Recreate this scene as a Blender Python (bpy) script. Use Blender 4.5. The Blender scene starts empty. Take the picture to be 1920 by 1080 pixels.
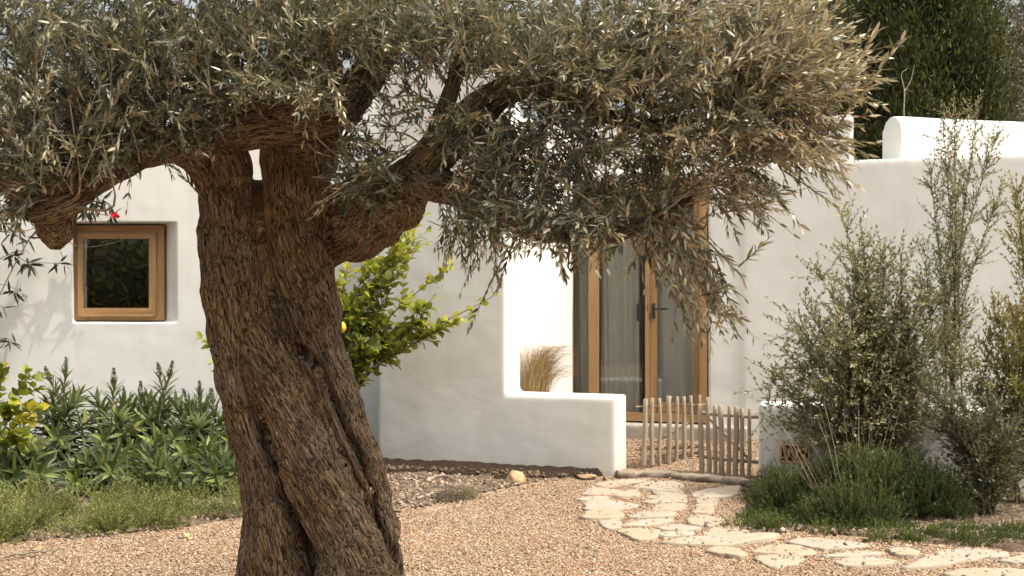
import bpy, bmesh, math, random
import numpy as np
from mathutils import Vector, Matrix, noise, kdtree

random.seed(7)
R = np.random.default_rng(11)
C = bpy.context.scene.collection
F, EYE, YH = 2000.0, 1.5, 590.0          # focal length in photo pixels, eye height, horizon row
SUN = Vector((1.0, -0.45, 1.9)).normalized()   # direction towards the sun

def W(px, py, Y):                         # photo pixel at a known distance -> place
    return Vector(((px - 960) / F * Y, Y, EYE - (py - YH) / F * Y))
def G(px, py, z=0.0):                     # photo pixel on the ground -> place
    Y = F * (EYE - z) / (py - YH)
    return Vector(((px - 960) / F * Y, Y, z))
def nz(p, s=1.0, o=0.0):
    return noise.noise(Vector((p[0] * s + o, p[1] * s + o * 1.7, p[2] * s - o)))
def nrm(a):
    return a / np.maximum(np.linalg.norm(a, axis=-1, keepdims=True), 1e-9)
def smooth01(x):
    x = min(1, max(0, x)); return x * x * (3 - 2 * x)

# ------------------------------------------------------------------ objects
def tag(o, label=None, cat=None, group=None, kind=None):
    if label: o['label'] = label
    if cat: o['category'] = cat
    if group: o['group'] = group
    if kind: o['kind'] = kind
    return o
def empty(name, loc, label, cat, group=None):
    o = bpy.data.objects.new(name, None); C.objects.link(o)
    o.location = loc; o.empty_display_size = .1
    return tag(o, label, cat, group)
def link(name, me, mat, parent=None):
    o = bpy.data.objects.new(name, me); C.objects.link(o)
    if mat: me.materials.append(mat)
    if parent:
        o.parent = parent
        o.matrix_parent_inverse = Matrix.Translation(parent.location).inverted()
    return o
def mesh_np(name, V, faces, attrs=None, smooth=True):
    """faces: list of int arrays (n,k)"""
    me = bpy.data.meshes.new(name)
    V = np.asarray(V, np.float32)
    me.vertices.add(len(V)); me.vertices.foreach_set('co', V.ravel())
    tot = [np.full(len(f), f.shape[1], np.int32) for f in faces]
    tot = np.concatenate(tot); idx = np.concatenate([f.ravel() for f in faces]).astype(np.int32)
    me.loops.add(len(idx)); me.loops.foreach_set('vertex_index', idx)
    me.polygons.add(len(tot))
    st = np.zeros(len(tot), np.int32); st[1:] = np.cumsum(tot)[:-1]
    me.polygons.foreach_set('loop_start', st)
    me.polygons.foreach_set('use_smooth', np.full(len(tot), smooth))
    me.update(calc_edges=True)
    for k, a in (attrs or {}).items():
        a = np.asarray(a, np.float32)
        if a.ndim == 1:
            me.attributes.new(k, 'FLOAT', 'POINT').data.foreach_set('value', a)
        else:
            me.attributes.new(k, 'FLOAT_VECTOR', 'POINT').data.foreach_set('vector', a.ravel())
    return me
def from_bm(name, bm, mat, parent=None, smooth=False):
    me = bpy.data.meshes.new(name); bm.normal_update(); bm.to_mesh(me); bm.free()
    if smooth: me.polygons.foreach_set('use_smooth', [True] * len(me.polygons))
    return link(name, me, mat, parent)

# ------------------------------------------------------------------ materials
class NT:
    def __init__(s, name):
        s.m = bpy.data.materials.new(name); s.m.use_nodes = True
        s.t = s.m.node_tree; s.t.nodes.clear()
        s.out = s.n('ShaderNodeOutputMaterial')
    def n(s, typ, **kw):
        x = s.t.nodes.new(typ)
        for k, v in kw.items(): setattr(x, k, v)
        return x
    def l(s, a, b): s.t.links.new(a, b)
    def set(s, node, **kw):
        for k, v in kw.items(): node.inputs[k.replace('_', ' ')].default_value = v
    def noise(s, vec, scale, detail=4, rough=.55, dist=0):
        x = s.n('ShaderNodeTexNoise'); s.set(x, Scale=scale, Detail=detail, Roughness=rough, Distortion=dist)
        if vec: s.l(vec, x.inputs['Vector'])
        return x.outputs['Fac']
    def ramp(s, fac, stops, interp='LINEAR'):
        x = s.n('ShaderNodeValToRGB'); x.color_ramp.interpolation = interp
        e = x.color_ramp.elements
        while len(e) < len(stops): e.new(.5)
        for i, (p, c) in enumerate(stops):
            e[i].position = p; e[i].color = (*c, 1) if len(c) == 3 else c
        s.l(fac, x.inputs[0]); return x.outputs['Color']
    def mix(s, fac, a, b, mode='MIX'):
        x = s.n('ShaderNodeMix', data_type='RGBA', blend_type=mode)
        if isinstance(fac, (int, float)): x.inputs[0].default_value = fac
        else: s.l(fac, x.inputs[0])
        for v, i in ((a, 6), (b, 7)):
            if isinstance(v, tuple): x.inputs[i].default_value = (*v, 1)
            else: s.l(v, x.inputs[i])
        return x.outputs[2]
    def math(s, op, a, b=0.0):
        x = s.n('ShaderNodeMath', operation=op)
        for v, i in ((a, 0), (b, 1)):
            if isinstance(v, (int, float)): x.inputs[i].default_value = v
            else: s.l(v, x.inputs[i])
        return x.outputs[0]
    def bump(s, h, strength, dist, normal=None):
        x = s.n('ShaderNodeBump'); s.set(x, Strength=strength, Distance=dist); s.l(h, x.inputs['Height'])
        if normal: s.l(normal, x.inputs['Normal'])
        return x.outputs[0]
    def attr(s, name): return s.n('ShaderNodeAttribute', attribute_name=name)
    def pos(s): return s.n('ShaderNodeNewGeometry').outputs['Position']
    def objco(s): return s.n('ShaderNodeTexCoord').outputs['Object']
    def scaled(s, vec, sc):
        x = s.n('ShaderNodeMapping'); x.inputs['Scale'].default_value = sc; s.l(vec, x.inputs['Vector']); return x.outputs[0]
    def principled(s, col, rough=.8, normal=None, spec=.3, **kw):
        p = s.n('ShaderNodeBsdfPrincipled')
        if isinstance(col, tuple): p.inputs['Base Color'].default_value = (*col, 1)
        else: s.l(col, p.inputs['Base Color'])
        if isinstance(rough, (int, float)): p.inputs['Roughness'].default_value = rough
        else: s.l(rough, p.inputs['Roughness'])
        p.inputs['Specular IOR Level'].default_value = spec
        for k, v in kw.items(): p.inputs[k].default_value = v
        if normal: s.l(normal, p.inputs['Normal'])
        return p.outputs[0]
    def done(s, sh):
        s.l(sh, s.out.inputs['Surface']); return s.m

def plaster(name, col=(.688, .680, .640)):
    t = NT(name); v = t.pos()
    a = t.noise(v, 1.1, 5, .6, .6); b = t.noise(v, 6, 4, .6)
    stain = t.noise(t.scaled(v, (2.2, 2.2, .5)), 2.0, 6, .65)
    c = t.ramp(a, [(.3, tuple(x * .955 for x in col)), (.7, col)])
    c = t.mix(t.ramp(stain, [(.52, (0, 0, 0)), (.72, (.38, .38, .38))]), c, (.58, .52, .44))
    # splashed soil along the foot of the wall
    sep = t.n('ShaderNodeSeparateXYZ'); t.l(v, sep.inputs[0])
    foot = t.math('ADD', sep.outputs[2], t.math('MULTIPLY', t.noise(v, 9, 5, .6), .16))
    c = t.mix(t.ramp(foot, [(.06, (.8,) * 3), (.14, (.35,) * 3), (.34, (0,) * 3)]), c, (.50, .41, .31))
    h = t.math('ADD', t.math('MULTIPLY', b, .7), t.math('MULTIPLY', t.noise(v, 34, 4, .6), .22))
    n = t.bump(h, .25, .007)
    n = t.bump(t.noise(t.scaled(v, (1, 1, 1.5)), 2.6, 3, .5, .8), .12, .03, n)
    return t.done(t.principled(c, .92, n, .15))

def leafmat(name, tops, under=None, rough=.5, transl=.25, tcol=None, spec=.4):
    """tops: colour stops over the per-leaf random value"""
    t = NT(name); r = t.attr('rnd').outputs['Fac']
    c = t.ramp(r, tops)
    if under:
        bf = t.n('ShaderNodeNewGeometry').outputs['Backfacing']
        c = t.mix(bf, c, t.ramp(r, under))
    p = t.principled(c, rough, None, spec)
    tr = t.n('ShaderNodeBsdfTranslucent')
    tc = t.mix(.65, c, tcol, 'MIX') if tcol else c
    t.l(tc, tr.inputs['Color'])
    m = t.n('ShaderNodeMixShader'); m.inputs[0].default_value = transl
    t.l(p, m.inputs[1]); t.l(tr.outputs[0], m.inputs[2])
    return t.done(m.outputs[0])

def woodmat(name, a, b, axis=2, rough=.5, scale=30):
    t = NT(name); v = t.pos()
    sc = [1, 1, 1]; sc[axis] = .06
    g = t.noise(t.scaled(v, tuple(sc)), scale, 6, .65, .4)
    c = t.ramp(g, [(.28, a), (.5, tuple((x + y) / 2 for x, y in zip(a, b))), (.72, b)])
    c = t.mix(t.ramp(t.noise(v, 2.3, 3), [(.4, (0,) * 3), (.7, (.35,) * 3)]), c, a)
    return t.done(t.principled(c, rough, t.bump(g, .3, .004), .35))

def plain(name, col, rough=.6, nscale=40, var=.25, bump=.2, spec=.3, **kw):
    t = NT(name); g = t.noise(t.pos(), nscale, 5, .6)
    c = t.ramp(g, [(.3, tuple(x * (1 - var) for x in col)), (.7, tuple(x * (1 + var) for x in col))])
    return t.done(t.principled(c, rough, t.bump(g, bump, .004), spec, **kw))

def twigmat(name, a, b):
    t = NT(name); g = t.noise(t.pos(), 25, 4)
    return t.done(t.principled(t.ramp(g, [(.3, a), (.7, b)]), .8, t.bump(g, .4, .003), .2))

M = {}
M['plaster'] = plaster('lime plaster')
M['inside'] = plain('interior paint', (.80, .79, .75), .9, 3, .05, .05)
M['wood'] = woodmat('oiled pine', (.25, .142, .060), (.42, .262, .125), 2, .45)
M['woodx'] = woodmat('oiled pine rails', (.25, .142, .060), (.42, .262, .125), 0, .45)
M['stick'] = woodmat('peeled chestnut', (.22, .172, .118), (.44, .365, .265), 2, .75, 45)
M['rail'] = woodmat('chestnut rail', (.22, .15, .085), (.42, .32, .20), 0, .8, 45)
M['sleeper'] = woodmat('weathered sleeper', (.07, .05, .035), (.42, .35, .26), 0, .9, 30)
M['metal'] = plain('dark ironmongery', (.03, .028, .025), .4, 60, .1, .05, .5)
M['steel'] = plain('brushed lock plate', (.35, .34, .31), .4, 60, .1, .05, .5)
M['clay'] = plain('terracotta', (.60, .40, .25), .85, 50, .3, .3)
M['concrete'] = plain('doorstep render', (.34, .31, .27), .9, 20, .15, .3)
M['stem'] = twigmat('green brown stems', (.10, .085, .045), (.21, .17, .10))
M['twig'] = twigmat('olive twigs', (.13, .105, .07), (.30, .25, .18))
M['dead'] = twigmat('dead wood', (.20, .15, .11), (.45, .37, .29))

def glass(name, tint, refl):
    t = NT(name)
    fr = t.n('ShaderNodeFresnel'); fr.inputs[0].default_value = 1.52
    tr = t.n('ShaderNodeBsdfTransparent'); tr.inputs[0].default_value = (*tint, 1)
    gl = t.n('ShaderNodeBsdfGlossy'); gl.inputs['Roughness'].default_value = .01
    gl.inputs['Color'].default_value = (.95, .95, .93, 1)
    g = t.noise(t.pos(), 1.6, 2)
    t.l(t.bump(g, .12, .02), gl.inputs['Normal'])
    m = t.n('ShaderNodeMixShader'); t.l(t.math('MULTIPLY', fr.outputs[0], refl), m.inputs[0])
    t.l(tr.outputs[0], m.inputs[1]); t.l(gl.outputs[0], m.inputs[2])
    return t.done(m.outputs[0])
M['glass'] = glass('clear glazing', (.96, .96, .94), .9)
M['glassdark'] = glass('double glazing', (.6, .62, .58), 3.5)
def curtainmat():
    t = NT('linen curtain'); g = t.noise(t.scaled(t.pos(), (1, 1, .3)), 180, 3)
    c = t.ramp(g, [(.3, (.83, .825, .79)), (.7, (.85, .845, .81))])
    p = t.principled(c, .95, None, .1); tr = t.n('ShaderNodeBsdfTranslucent'); t.l(c, tr.inputs[0])
    m = t.n('ShaderNodeMixShader'); m.inputs[0].default_value = .3
    t.l(p, m.inputs[1]); t.l(tr.outputs[0], m.inputs[2]); return t.done(m.outputs[0])
M['linen'] = curtainmat()

# ------------------------------------------------------------------ shape helpers
def prism(bm, plan, z0, z1):
    n = len(plan)
    a = [bm.verts.new((p[0], p[1], z0)) for p in plan]; b = [bm.verts.new((p[0], p[1], z1)) for p in plan]
    bm.faces.new(list(reversed(a))); bm.faces.new(b)
    for i in range(n):
        j = (i + 1) % n; bm.faces.new((a[i], a[j], b[j], b[i]))
def ccw(plan):
    s = sum(plan[i][0] * plan[(i + 1) % len(plan)][1] - plan[(i + 1) % len(plan)][0] * plan[i][1] for i in range(len(plan)))
    return plan if s > 0 else list(reversed(plan))
def evaluate(me, mods):
    o = bpy.data.objects.new('work', me); C.objects.link(o)
    for typ, kw in mods:
        m = o.modifiers.new('m', typ)
        for k, v in kw.items(): setattr(m, k, v)
    dg = bpy.context.evaluated_depsgraph_get(); dg.update()
    r = bpy.data.meshes.new_from_object(o.evaluated_get(dg), depsgraph=dg)
    bpy.data.objects.remove(o); bpy.data.meshes.remove(me)
    return r
def organic(name, prisms, mat, parent=None, voxel=.03, rounds=5, wob=.012, fac=.5):
    """hand trowelled wall: union of prisms with soft edges and a slightly uneven face"""
    bm = bmesh.new()
    for plan, z0, z1 in prisms: prism(bm, ccw(plan), z0, z1)
    me = bpy.data.meshes.new(name); bm.to_mesh(me); bm.free()
    me = evaluate(me, [('REMESH', dict(mode='VOXEL', voxel_size=voxel)), ('SMOOTH', dict(factor=fac, iterations=rounds))])
    n = len(me.vertices); co = np.empty(n * 3, np.float32); no = np.empty(n * 3, np.float32)
    me.vertices.foreach_get('co', co); me.vertex_normals.foreach_get('vector', no)
    co = co.reshape(-1, 3); no = no.reshape(-1, 3)
    d = np.array([nz(p, 1.7, 3) * wob + nz(p, 5, 9) * wob * .4 for p in co], np.float32)
    co += no * d[:, None]
    me.vertices.foreach_set('co', co.ravel())
    me.polygons.foreach_set('use_smooth', [True] * len(me.polygons)); me.update()
    return link(name, me, mat, parent)
def bar(bm, a, b, w, d, up=Vector((0, 0, 1)), bev=.004):
    """rectangular bar from a to b, w across, d deep"""
    a = Vector(a); b = Vector(b); t = (b - a).normalized()
    s = t.cross(up)
    if s.length < 1e-4: s = t.cross(Vector((0, 1, 0)))
    s.normalize(); u = s.cross(t)
    new = []
    for p in (a, b):
        new.append([bm.verts.new(p + s * x * w / 2 + u * y * d / 2) for x, y in ((-1, -1), (1, -1), (1, 1), (-1, 1))])
    A, B = new
    f = [bm.faces.new(list(reversed(A))), bm.faces.new(B)] + [bm.faces.new((A[i], A[(i + 1) % 4], B[(i + 1) % 4], B[i])) for i in range(4)]
    bmesh.ops.recalc_face_normals(bm, faces=f)
    if bev:
        es = list({e for q in f for e in q.edges})
        bmesh.ops.bevel(bm, geom=es, offset=bev, segments=2, affect='EDGES')
def tubes(paths, sides=5, cap=True):
    """paths: list of (pts (n,3), radii (n,)) -> verts, quad faces"""
    Vs, Fs, off = [], [], 0
    ang = np.arange(sides) / sides * 2 * np.pi
    for P, r in paths:
        P = np.asarray(P, float); r = np.asarray(r, float); n = len(P)
        T = nrm(np.gradient(P, axis=0))
        ref = np.array([0, 0, 1.]) if abs(T[0, 2]) < .9 else np.array([1., 0, 0])
        N = nrm(np.cross(T, ref)); B = np.cross(T, N)
        V = P[:, None] + r[:, None, None] * (N[:, None] * np.cos(ang)[None, :, None] + B[:, None] * np.sin(ang)[None, :, None])
        Vs.append(V.reshape(-1, 3))
        i = np.arange(n - 1)[:, None] * sides; j = np.arange(sides)[None]; k = (j + 1) % sides
        Fs.append((np.stack([i + j, i + k, i + sides + k, i + sides + j], -1) + off).reshape(-1, 4))
        off += n * sides
    return np.concatenate(Vs), np.concatenate(Fs)
def tube_obj(name, paths, mat, parent=None, sides=5):
    V, Q = tubes(paths, sides)
    return link(name, mesh_np(name, V, [Q]), mat, parent)
def spline(pts, n):
    """Catmull-Rom through rows of pts (any number of columns)"""
    P = np.asarray(pts, float); P = np.vstack([2 * P[0] - P[1], P, 2 * P[-1] - P[-2]])
    m = len(P) - 3; out = []
    for u in np.linspace(0, m - 1e-6, n):
        i = int(u); f = u - i; a, b, c, d = P[i:i + 4]
        out.append(.5 * (2 * b + (c - a) * f + (2 * a - 5 * b + 4 * c - d) * f * f + (3 * b - a - 3 * c + d) * f ** 3))
    return np.array(out)

# leaf templates: (u along, v across, fold weight), faces
TPL = {
    'lance': (np.array([(0, 0, 0), (.28, -.5, 0), (.28, .5, 0), (.68, -.38, 0), (.68, .38, 0), (1, 0, 0)]), [[(1, 0, 2)], [(3, 1, 2, 4)], [(5, 3, 4)]]),
    'needle': (np.array([(0, 0, 0), (.45, -.5, 0), (.45, .5, 0), (1, 0, 0)]), [[(1, 0, 2, 3)]]),
    'broad': (np.array([(0, 0, 0), (.22, -.40, 1), (.22, 0, 0), (.22, .40, 1), (.55, -.5, 1), (.55, 0, 0), (.55, .5, 1), (.82, -.27, 1), (.82, 0, 0), (.82, .27, 1), (1, 0, 0)]),
              [[(1, 0, 2), (2, 0, 3)], [(4, 1, 2, 5), (5, 2, 3, 6), (7, 4, 5, 8), (8, 5, 6, 9)], [(10, 7, 8), (10, 8, 9)]]),
    'blade': (np.array([(0, 0, 0), (.12, -.35, 1), (.12, 0, 0), (.12, .35, 1), (.4, -.5, 1), (.4, 0, 0), (.4, .5, 1), (.72, -.36, 1), (.72, 0, 0), (.72, .36, 1), (1, 0, 0)]),
              [[(1, 0, 2), (2, 0, 3)], [(4, 1, 2, 5), (5, 2, 3, 6), (7, 4, 5, 8), (8, 5, 6, 9)], [(10, 7, 8), (10, 8, 9)]]),
}
class Leaves:
    def __init__(s): s.a = {k: [] for k in 'pdnlwrc'}
    def add(s, p, d, n, l, w, r=None, curl=.12):
        k = len(p); a = s.a
        a['p'].append(np.asarray(p, float)); a['d'].append(nrm(np.asarray(d, float))); a['n'].append(np.asarray(n, float))
        a['l'].append(np.broadcast_to(np.asarray(l, float), k)); a['w'].append(np.broadcast_to(np.asarray(w, float), k))
        a['r'].append(R.random(k) if r is None else np.broadcast_to(np.asarray(r, float), k))
        a['c'].append(np.broadcast_to(np.asarray(curl, float), k))
    def count(s): return sum(len(x) for x in s.a['p'])
    def build(s, name, mat, parent=None, tpl='lance', fold=.25):
        a = {k: np.concatenate(v) for k, v in s.a.items()}
        T, groups = TPL[tpl]; n, k = len(a['p']), len(T)
        d = a['d']; sd = nrm(np.cross(d, a['n'])); nn = np.cross(sd, d)
        u, v, w = T[:, 0], T[:, 1], T[:, 2]
        h = -a['c'][:, None] * a['l'][:, None] * (u ** 2)[None] + fold * np.abs(v * w)[None] * a['w'][:, None]
        V = (a['p'][:, None] + d[:, None] * (u[None, :, None] * a['l'][:, None, None]) + sd[:, None] * (v[None, :, None] * a['w'][:, None, None]) + nn[:, None] * h[:, :, None])
        off = (np.arange(n) * k)[:, None, None]
        Fs = [(np.array(g)[None] + off).reshape(-1, len(g[0])) for g in groups]
        return link(name, mesh_np(name, V.reshape(-1, 3), Fs, {'rnd': np.repeat(a['r'], k)}), mat, parent)

UP = np.array([0, 0, 1.])
def rdir(n, k=1.0): return nrm(R.normal(size=(n, 3))) * k
def curve(p0, d, L, bend, n=6):
    """slightly bent twig"""
    t = np.linspace(0, 1, n)[:, None]
    return np.asarray(p0)[None] + nrm(np.asarray(d, float))[None] * (t * L) + np.asarray(bend)[None] * (t ** 2 * L)
def at(P, t):
    """points and tangents at fractions t of polyline P"""
    x = np.asarray(t) * (len(P) - 1); i = np.minimum(x.astype(int), len(P) - 2); f = (x - i)[:, None]
    return P[i] * (1 - f) + P[i + 1] * f, nrm(P[i + 1] - P[i])
def leafy(LV, P, n, L, Wd, ang=.8, t0=.12, up=.6, jit=.35, rr=None, curl=.1):
    """opposite pairs of leaves along the twig P, each pair turned a quarter"""
    t = np.repeat(np.linspace(t0, 1, max(1, n // 2)), 2); k = len(t)
    p, T = at(P, np.clip(t, 0, .999))
    ref = nrm(np.cross(T, nrm(UP + R.normal(size=3) * .4))); oth = np.cross(T, ref)
    ph = np.repeat(np.arange(k // 2) % 2, 2) * (np.pi / 2) + np.tile([0, np.pi], k // 2) + R.normal(size=k) * .35
    side = ref * np.cos(ph)[:, None] + oth * np.sin(ph)[:, None]
    a = ang * (1 - .45 * t) + R.normal(size=k) * .12
    d = T * np.cos(a)[:, None] + side * np.sin(a)[:, None] + R.normal(size=(k, 3)) * jit * .3
    LV.add(p, d, UP * up + T * .5 + R.normal(size=(k, 3)) * jit, L * R.uniform(.65, 1.1, k) * (1 - .25 * t), Wd * R.uniform(.75, 1.15, k),
           None if rr is None else np.clip(rr + R.normal(size=k) * .22, 0, 1), curl + R.normal(size=k) * .08)
def inside(x, y, poly):
    c = np.zeros(len(x), bool); n = len(poly)
    for i in range(n):
        x0, y0 = poly[i][:2]; x1, y1 = poly[(i + 1) % n][:2]
        if y0 == y1: continue
        c ^= ((y0 > y) != (y1 > y)) & (x < (x1 - x0) * (y - y0) / (y1 - y0) + x0)
    return c
# ================================================================== GROUND
def zg(x, y):
    x = np.asarray(x, float); y = np.asarray(y, float)
    s = np.clip((y + .30 * (x - 1.5) - 10.2) / 1.0, 0, 1); s = s * s * (3 - 2 * s)
    k = np.clip((x - .2) / .4, 0, 1)
    return .21 * s * k + .010 * np.sin(x * 2.1 + y * .7) * np.cos(y * 1.7 - x) + .006 * np.sin(x * 5.3 + 1) * np.sin(y * 4.7)
def sheet(name, xs, ys, z, mat, keep=None, jit=0):
    X, Y = np.meshgrid(xs, ys); Z = z(X, Y)
    V = np.stack([X, Y, Z], -1).reshape(-1, 3); nx, ny = len(xs), len(ys)
    i = (np.arange(ny - 1)[:, None] * nx + np.arange(nx - 1)[None]).ravel()
    Q = np.stack([i, i + 1, i + nx + 1, i + nx], -1)
    if keep is not None:
        c = V[Q].mean(1); Q = Q[keep(c[:, 0], c[:, 1])]
        u = np.unique(Q); m = np.zeros(len(V), int); m[u] = np.arange(len(u)); V = V[u]; Q = m[Q]
    e = np.sort(np.concatenate([Q[:, [0, 1]], Q[:, [1, 2]], Q[:, [2, 3]], Q[:, [3, 0]]]), 1)
    if keep is not None:                   # the rim of a bed dips under the gravel
        ue, cnt = np.unique(e, axis=0, return_counts=True); rim = np.unique(ue[cnt == 1]); V[rim, 2] = zg(V[rim, 0], V[rim, 1]) - .03
    return link(name, mesh_np(name, V, [Q]), mat)
GRAV = [(.0, (.075, .043, .026)), (.17, (.185, .110, .066)), (.36, (.305, .203, .133)), (.62, (.375, .272, .190)), (.86, (.45, .362, .28)), (1.0, (.57, .50, .42))]
GRAV = [(p, (r * .95, g * .935, b * .87)) for p, (r, g, b) in GRAV]
def gravelmat():
    t = NT('pink gravel'); v = t.pos()
    vo = t.n('ShaderNodeTexVoronoi'); t.set(vo, Scale=95.0, Randomness=1.0); t.l(v, vo.inputs['Vector'])
    sp = t.n('ShaderNodeSeparateColor'); t.l(vo.outputs['Color'], sp.inputs[0])
    c = t.ramp(sp.outputs[0], GRAV)
    c = t.mix(t.ramp(vo.outputs['Distance'], [(.35, (0,) * 3), (.8, (.6,) * 3)]), c, (.20, .11, .06))
    return t.done(t.principled(c, .9, t.bump(vo.outputs['Distance'], -.8, .012), .2))
M['gravel'] = gravelmat()
def pebmat(name, stops):
    t = NT(name); c = t.ramp(t.attr('rnd').outputs['Fac'], stops)
    c = t.mix(t.ramp(t.noise(t.pos(), 1.3, 3), [(.4, (0,) * 3), (.7, (.22,) * 3)]), c, (.47, .26, .13))
    return t.done(t.principled(c, .85, None, .25))
M['pebble'] = pebmat('gravel stones', GRAV)
M['chips'] = pebmat('grey brown chips', [(0, (.09, .065, .045)), (.35, (.16, .12, .085)), (.7, (.28, .22, .16)), (1, (.42, .35, .27))])
def soilmat():
    t = NT('mulched soil'); v = t.pos(); g = t.noise(v, 22, 7, .7)
    c = t.ramp(g, [(.3, (.05, .034, .022)), (.5, (.13, .092, .062)), (.62, (.23, .175, .125)), (.78, (.40, .33, .25))])
    return t.done(t.principled(c, .95, t.bump(g, .9, .03), .1))
M['soil'] = soilmat()
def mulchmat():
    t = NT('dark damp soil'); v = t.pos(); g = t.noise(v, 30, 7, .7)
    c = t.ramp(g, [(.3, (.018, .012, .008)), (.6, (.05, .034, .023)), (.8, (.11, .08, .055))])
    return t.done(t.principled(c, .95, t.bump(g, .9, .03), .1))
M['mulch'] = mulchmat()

xs = np.concatenate([[-300, -120, -50, -20, -10], np.arange(-7, 7.01, .1), [10, 20, 50, 120, 300]])
ys = np.concatenate([[-300, -120, -40, -12, -3, 2, 4], np.arange(5, 14.01, .1), [18, 30, 60, 140, 400]])
tag(sheet('ground', xs, ys, lambda x, y: zg(x, y), M['gravel']), 'pink beige gravel yard spreading around the olive tree', kind='structure')
BED = [G(-420, 1062), G(0, 1024), G(120, 1014), G(250, 1003), G(450, 968), G(600, 966), G(720, 968), G(800, 951), G(900, 928), G(985, 909), G(1070, 897), G(1120, 893), Vector((.9, 10.3, 0)), Vector((-1.2, 11.2, 0)), Vector((-1.2, 11.6, 0)), Vector((-8, 11.6, 0)), Vector((-8, 7, 0))]
BEDp = [(p.x, p.y) for p in BED]
def wobbly(poly, k=.06):
    def f(x, y):
        a = k * np.sin(x * 9 + y * 5) + k * .6 * np.sin(x * 21 - y * 17); b = k * np.cos(x * 7 - y * 11) + k * .6 * np.sin(y * 23 + x * 13)
        return inside(x + a, y + b, poly)
    return f
tag(sheet('soil_bed', np.arange(-8, 1.3, .05), np.arange(6.2, 11.7, .05), lambda x, y: zg(x, y) + .008 + .012 * np.abs(np.sin(x * 13 + 2 * np.sin(y * 9)) * np.sin(y * 15 + x * 3)), M['soil'], wobbly(BEDp)), 'brown stony planting soil along the house', kind='structure')
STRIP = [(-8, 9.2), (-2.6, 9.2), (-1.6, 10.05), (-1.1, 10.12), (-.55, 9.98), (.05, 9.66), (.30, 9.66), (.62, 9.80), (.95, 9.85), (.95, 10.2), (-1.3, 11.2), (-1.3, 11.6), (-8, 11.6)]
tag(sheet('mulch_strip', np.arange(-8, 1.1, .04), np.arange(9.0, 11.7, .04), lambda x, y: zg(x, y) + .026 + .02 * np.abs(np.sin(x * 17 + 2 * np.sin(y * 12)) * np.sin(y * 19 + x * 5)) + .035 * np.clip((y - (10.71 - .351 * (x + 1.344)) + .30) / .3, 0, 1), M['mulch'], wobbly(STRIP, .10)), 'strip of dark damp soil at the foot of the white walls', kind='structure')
RBED = [G(1400, 1000), G(1490, 1000), G(1640, 1012), G(1760, 1024), G(1960, 1044), Vector((6.5, 6.9, 0)), Vector((6.5, 9.6, 0)), Vector((2.25, 9.7, 0)), G(1425, 915), G(1405, 960)]
RBEDp = [(p.x, p.y) for p in RBED]
tag(sheet('shrub_bed', np.arange(1.4, 6.6, .05), np.arange(6.5, 9.9, .05), lambda x, y: zg(x, y) + .014 + .02 * np.abs(np.sin(x * 13 + 2 * np.sin(y * 9)) * np.sin(y * 15 + x * 3)), M['soil'], wobbly(RBEDp)), 'brown soil under the shrubs by the low wall', kind='structure')

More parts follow.
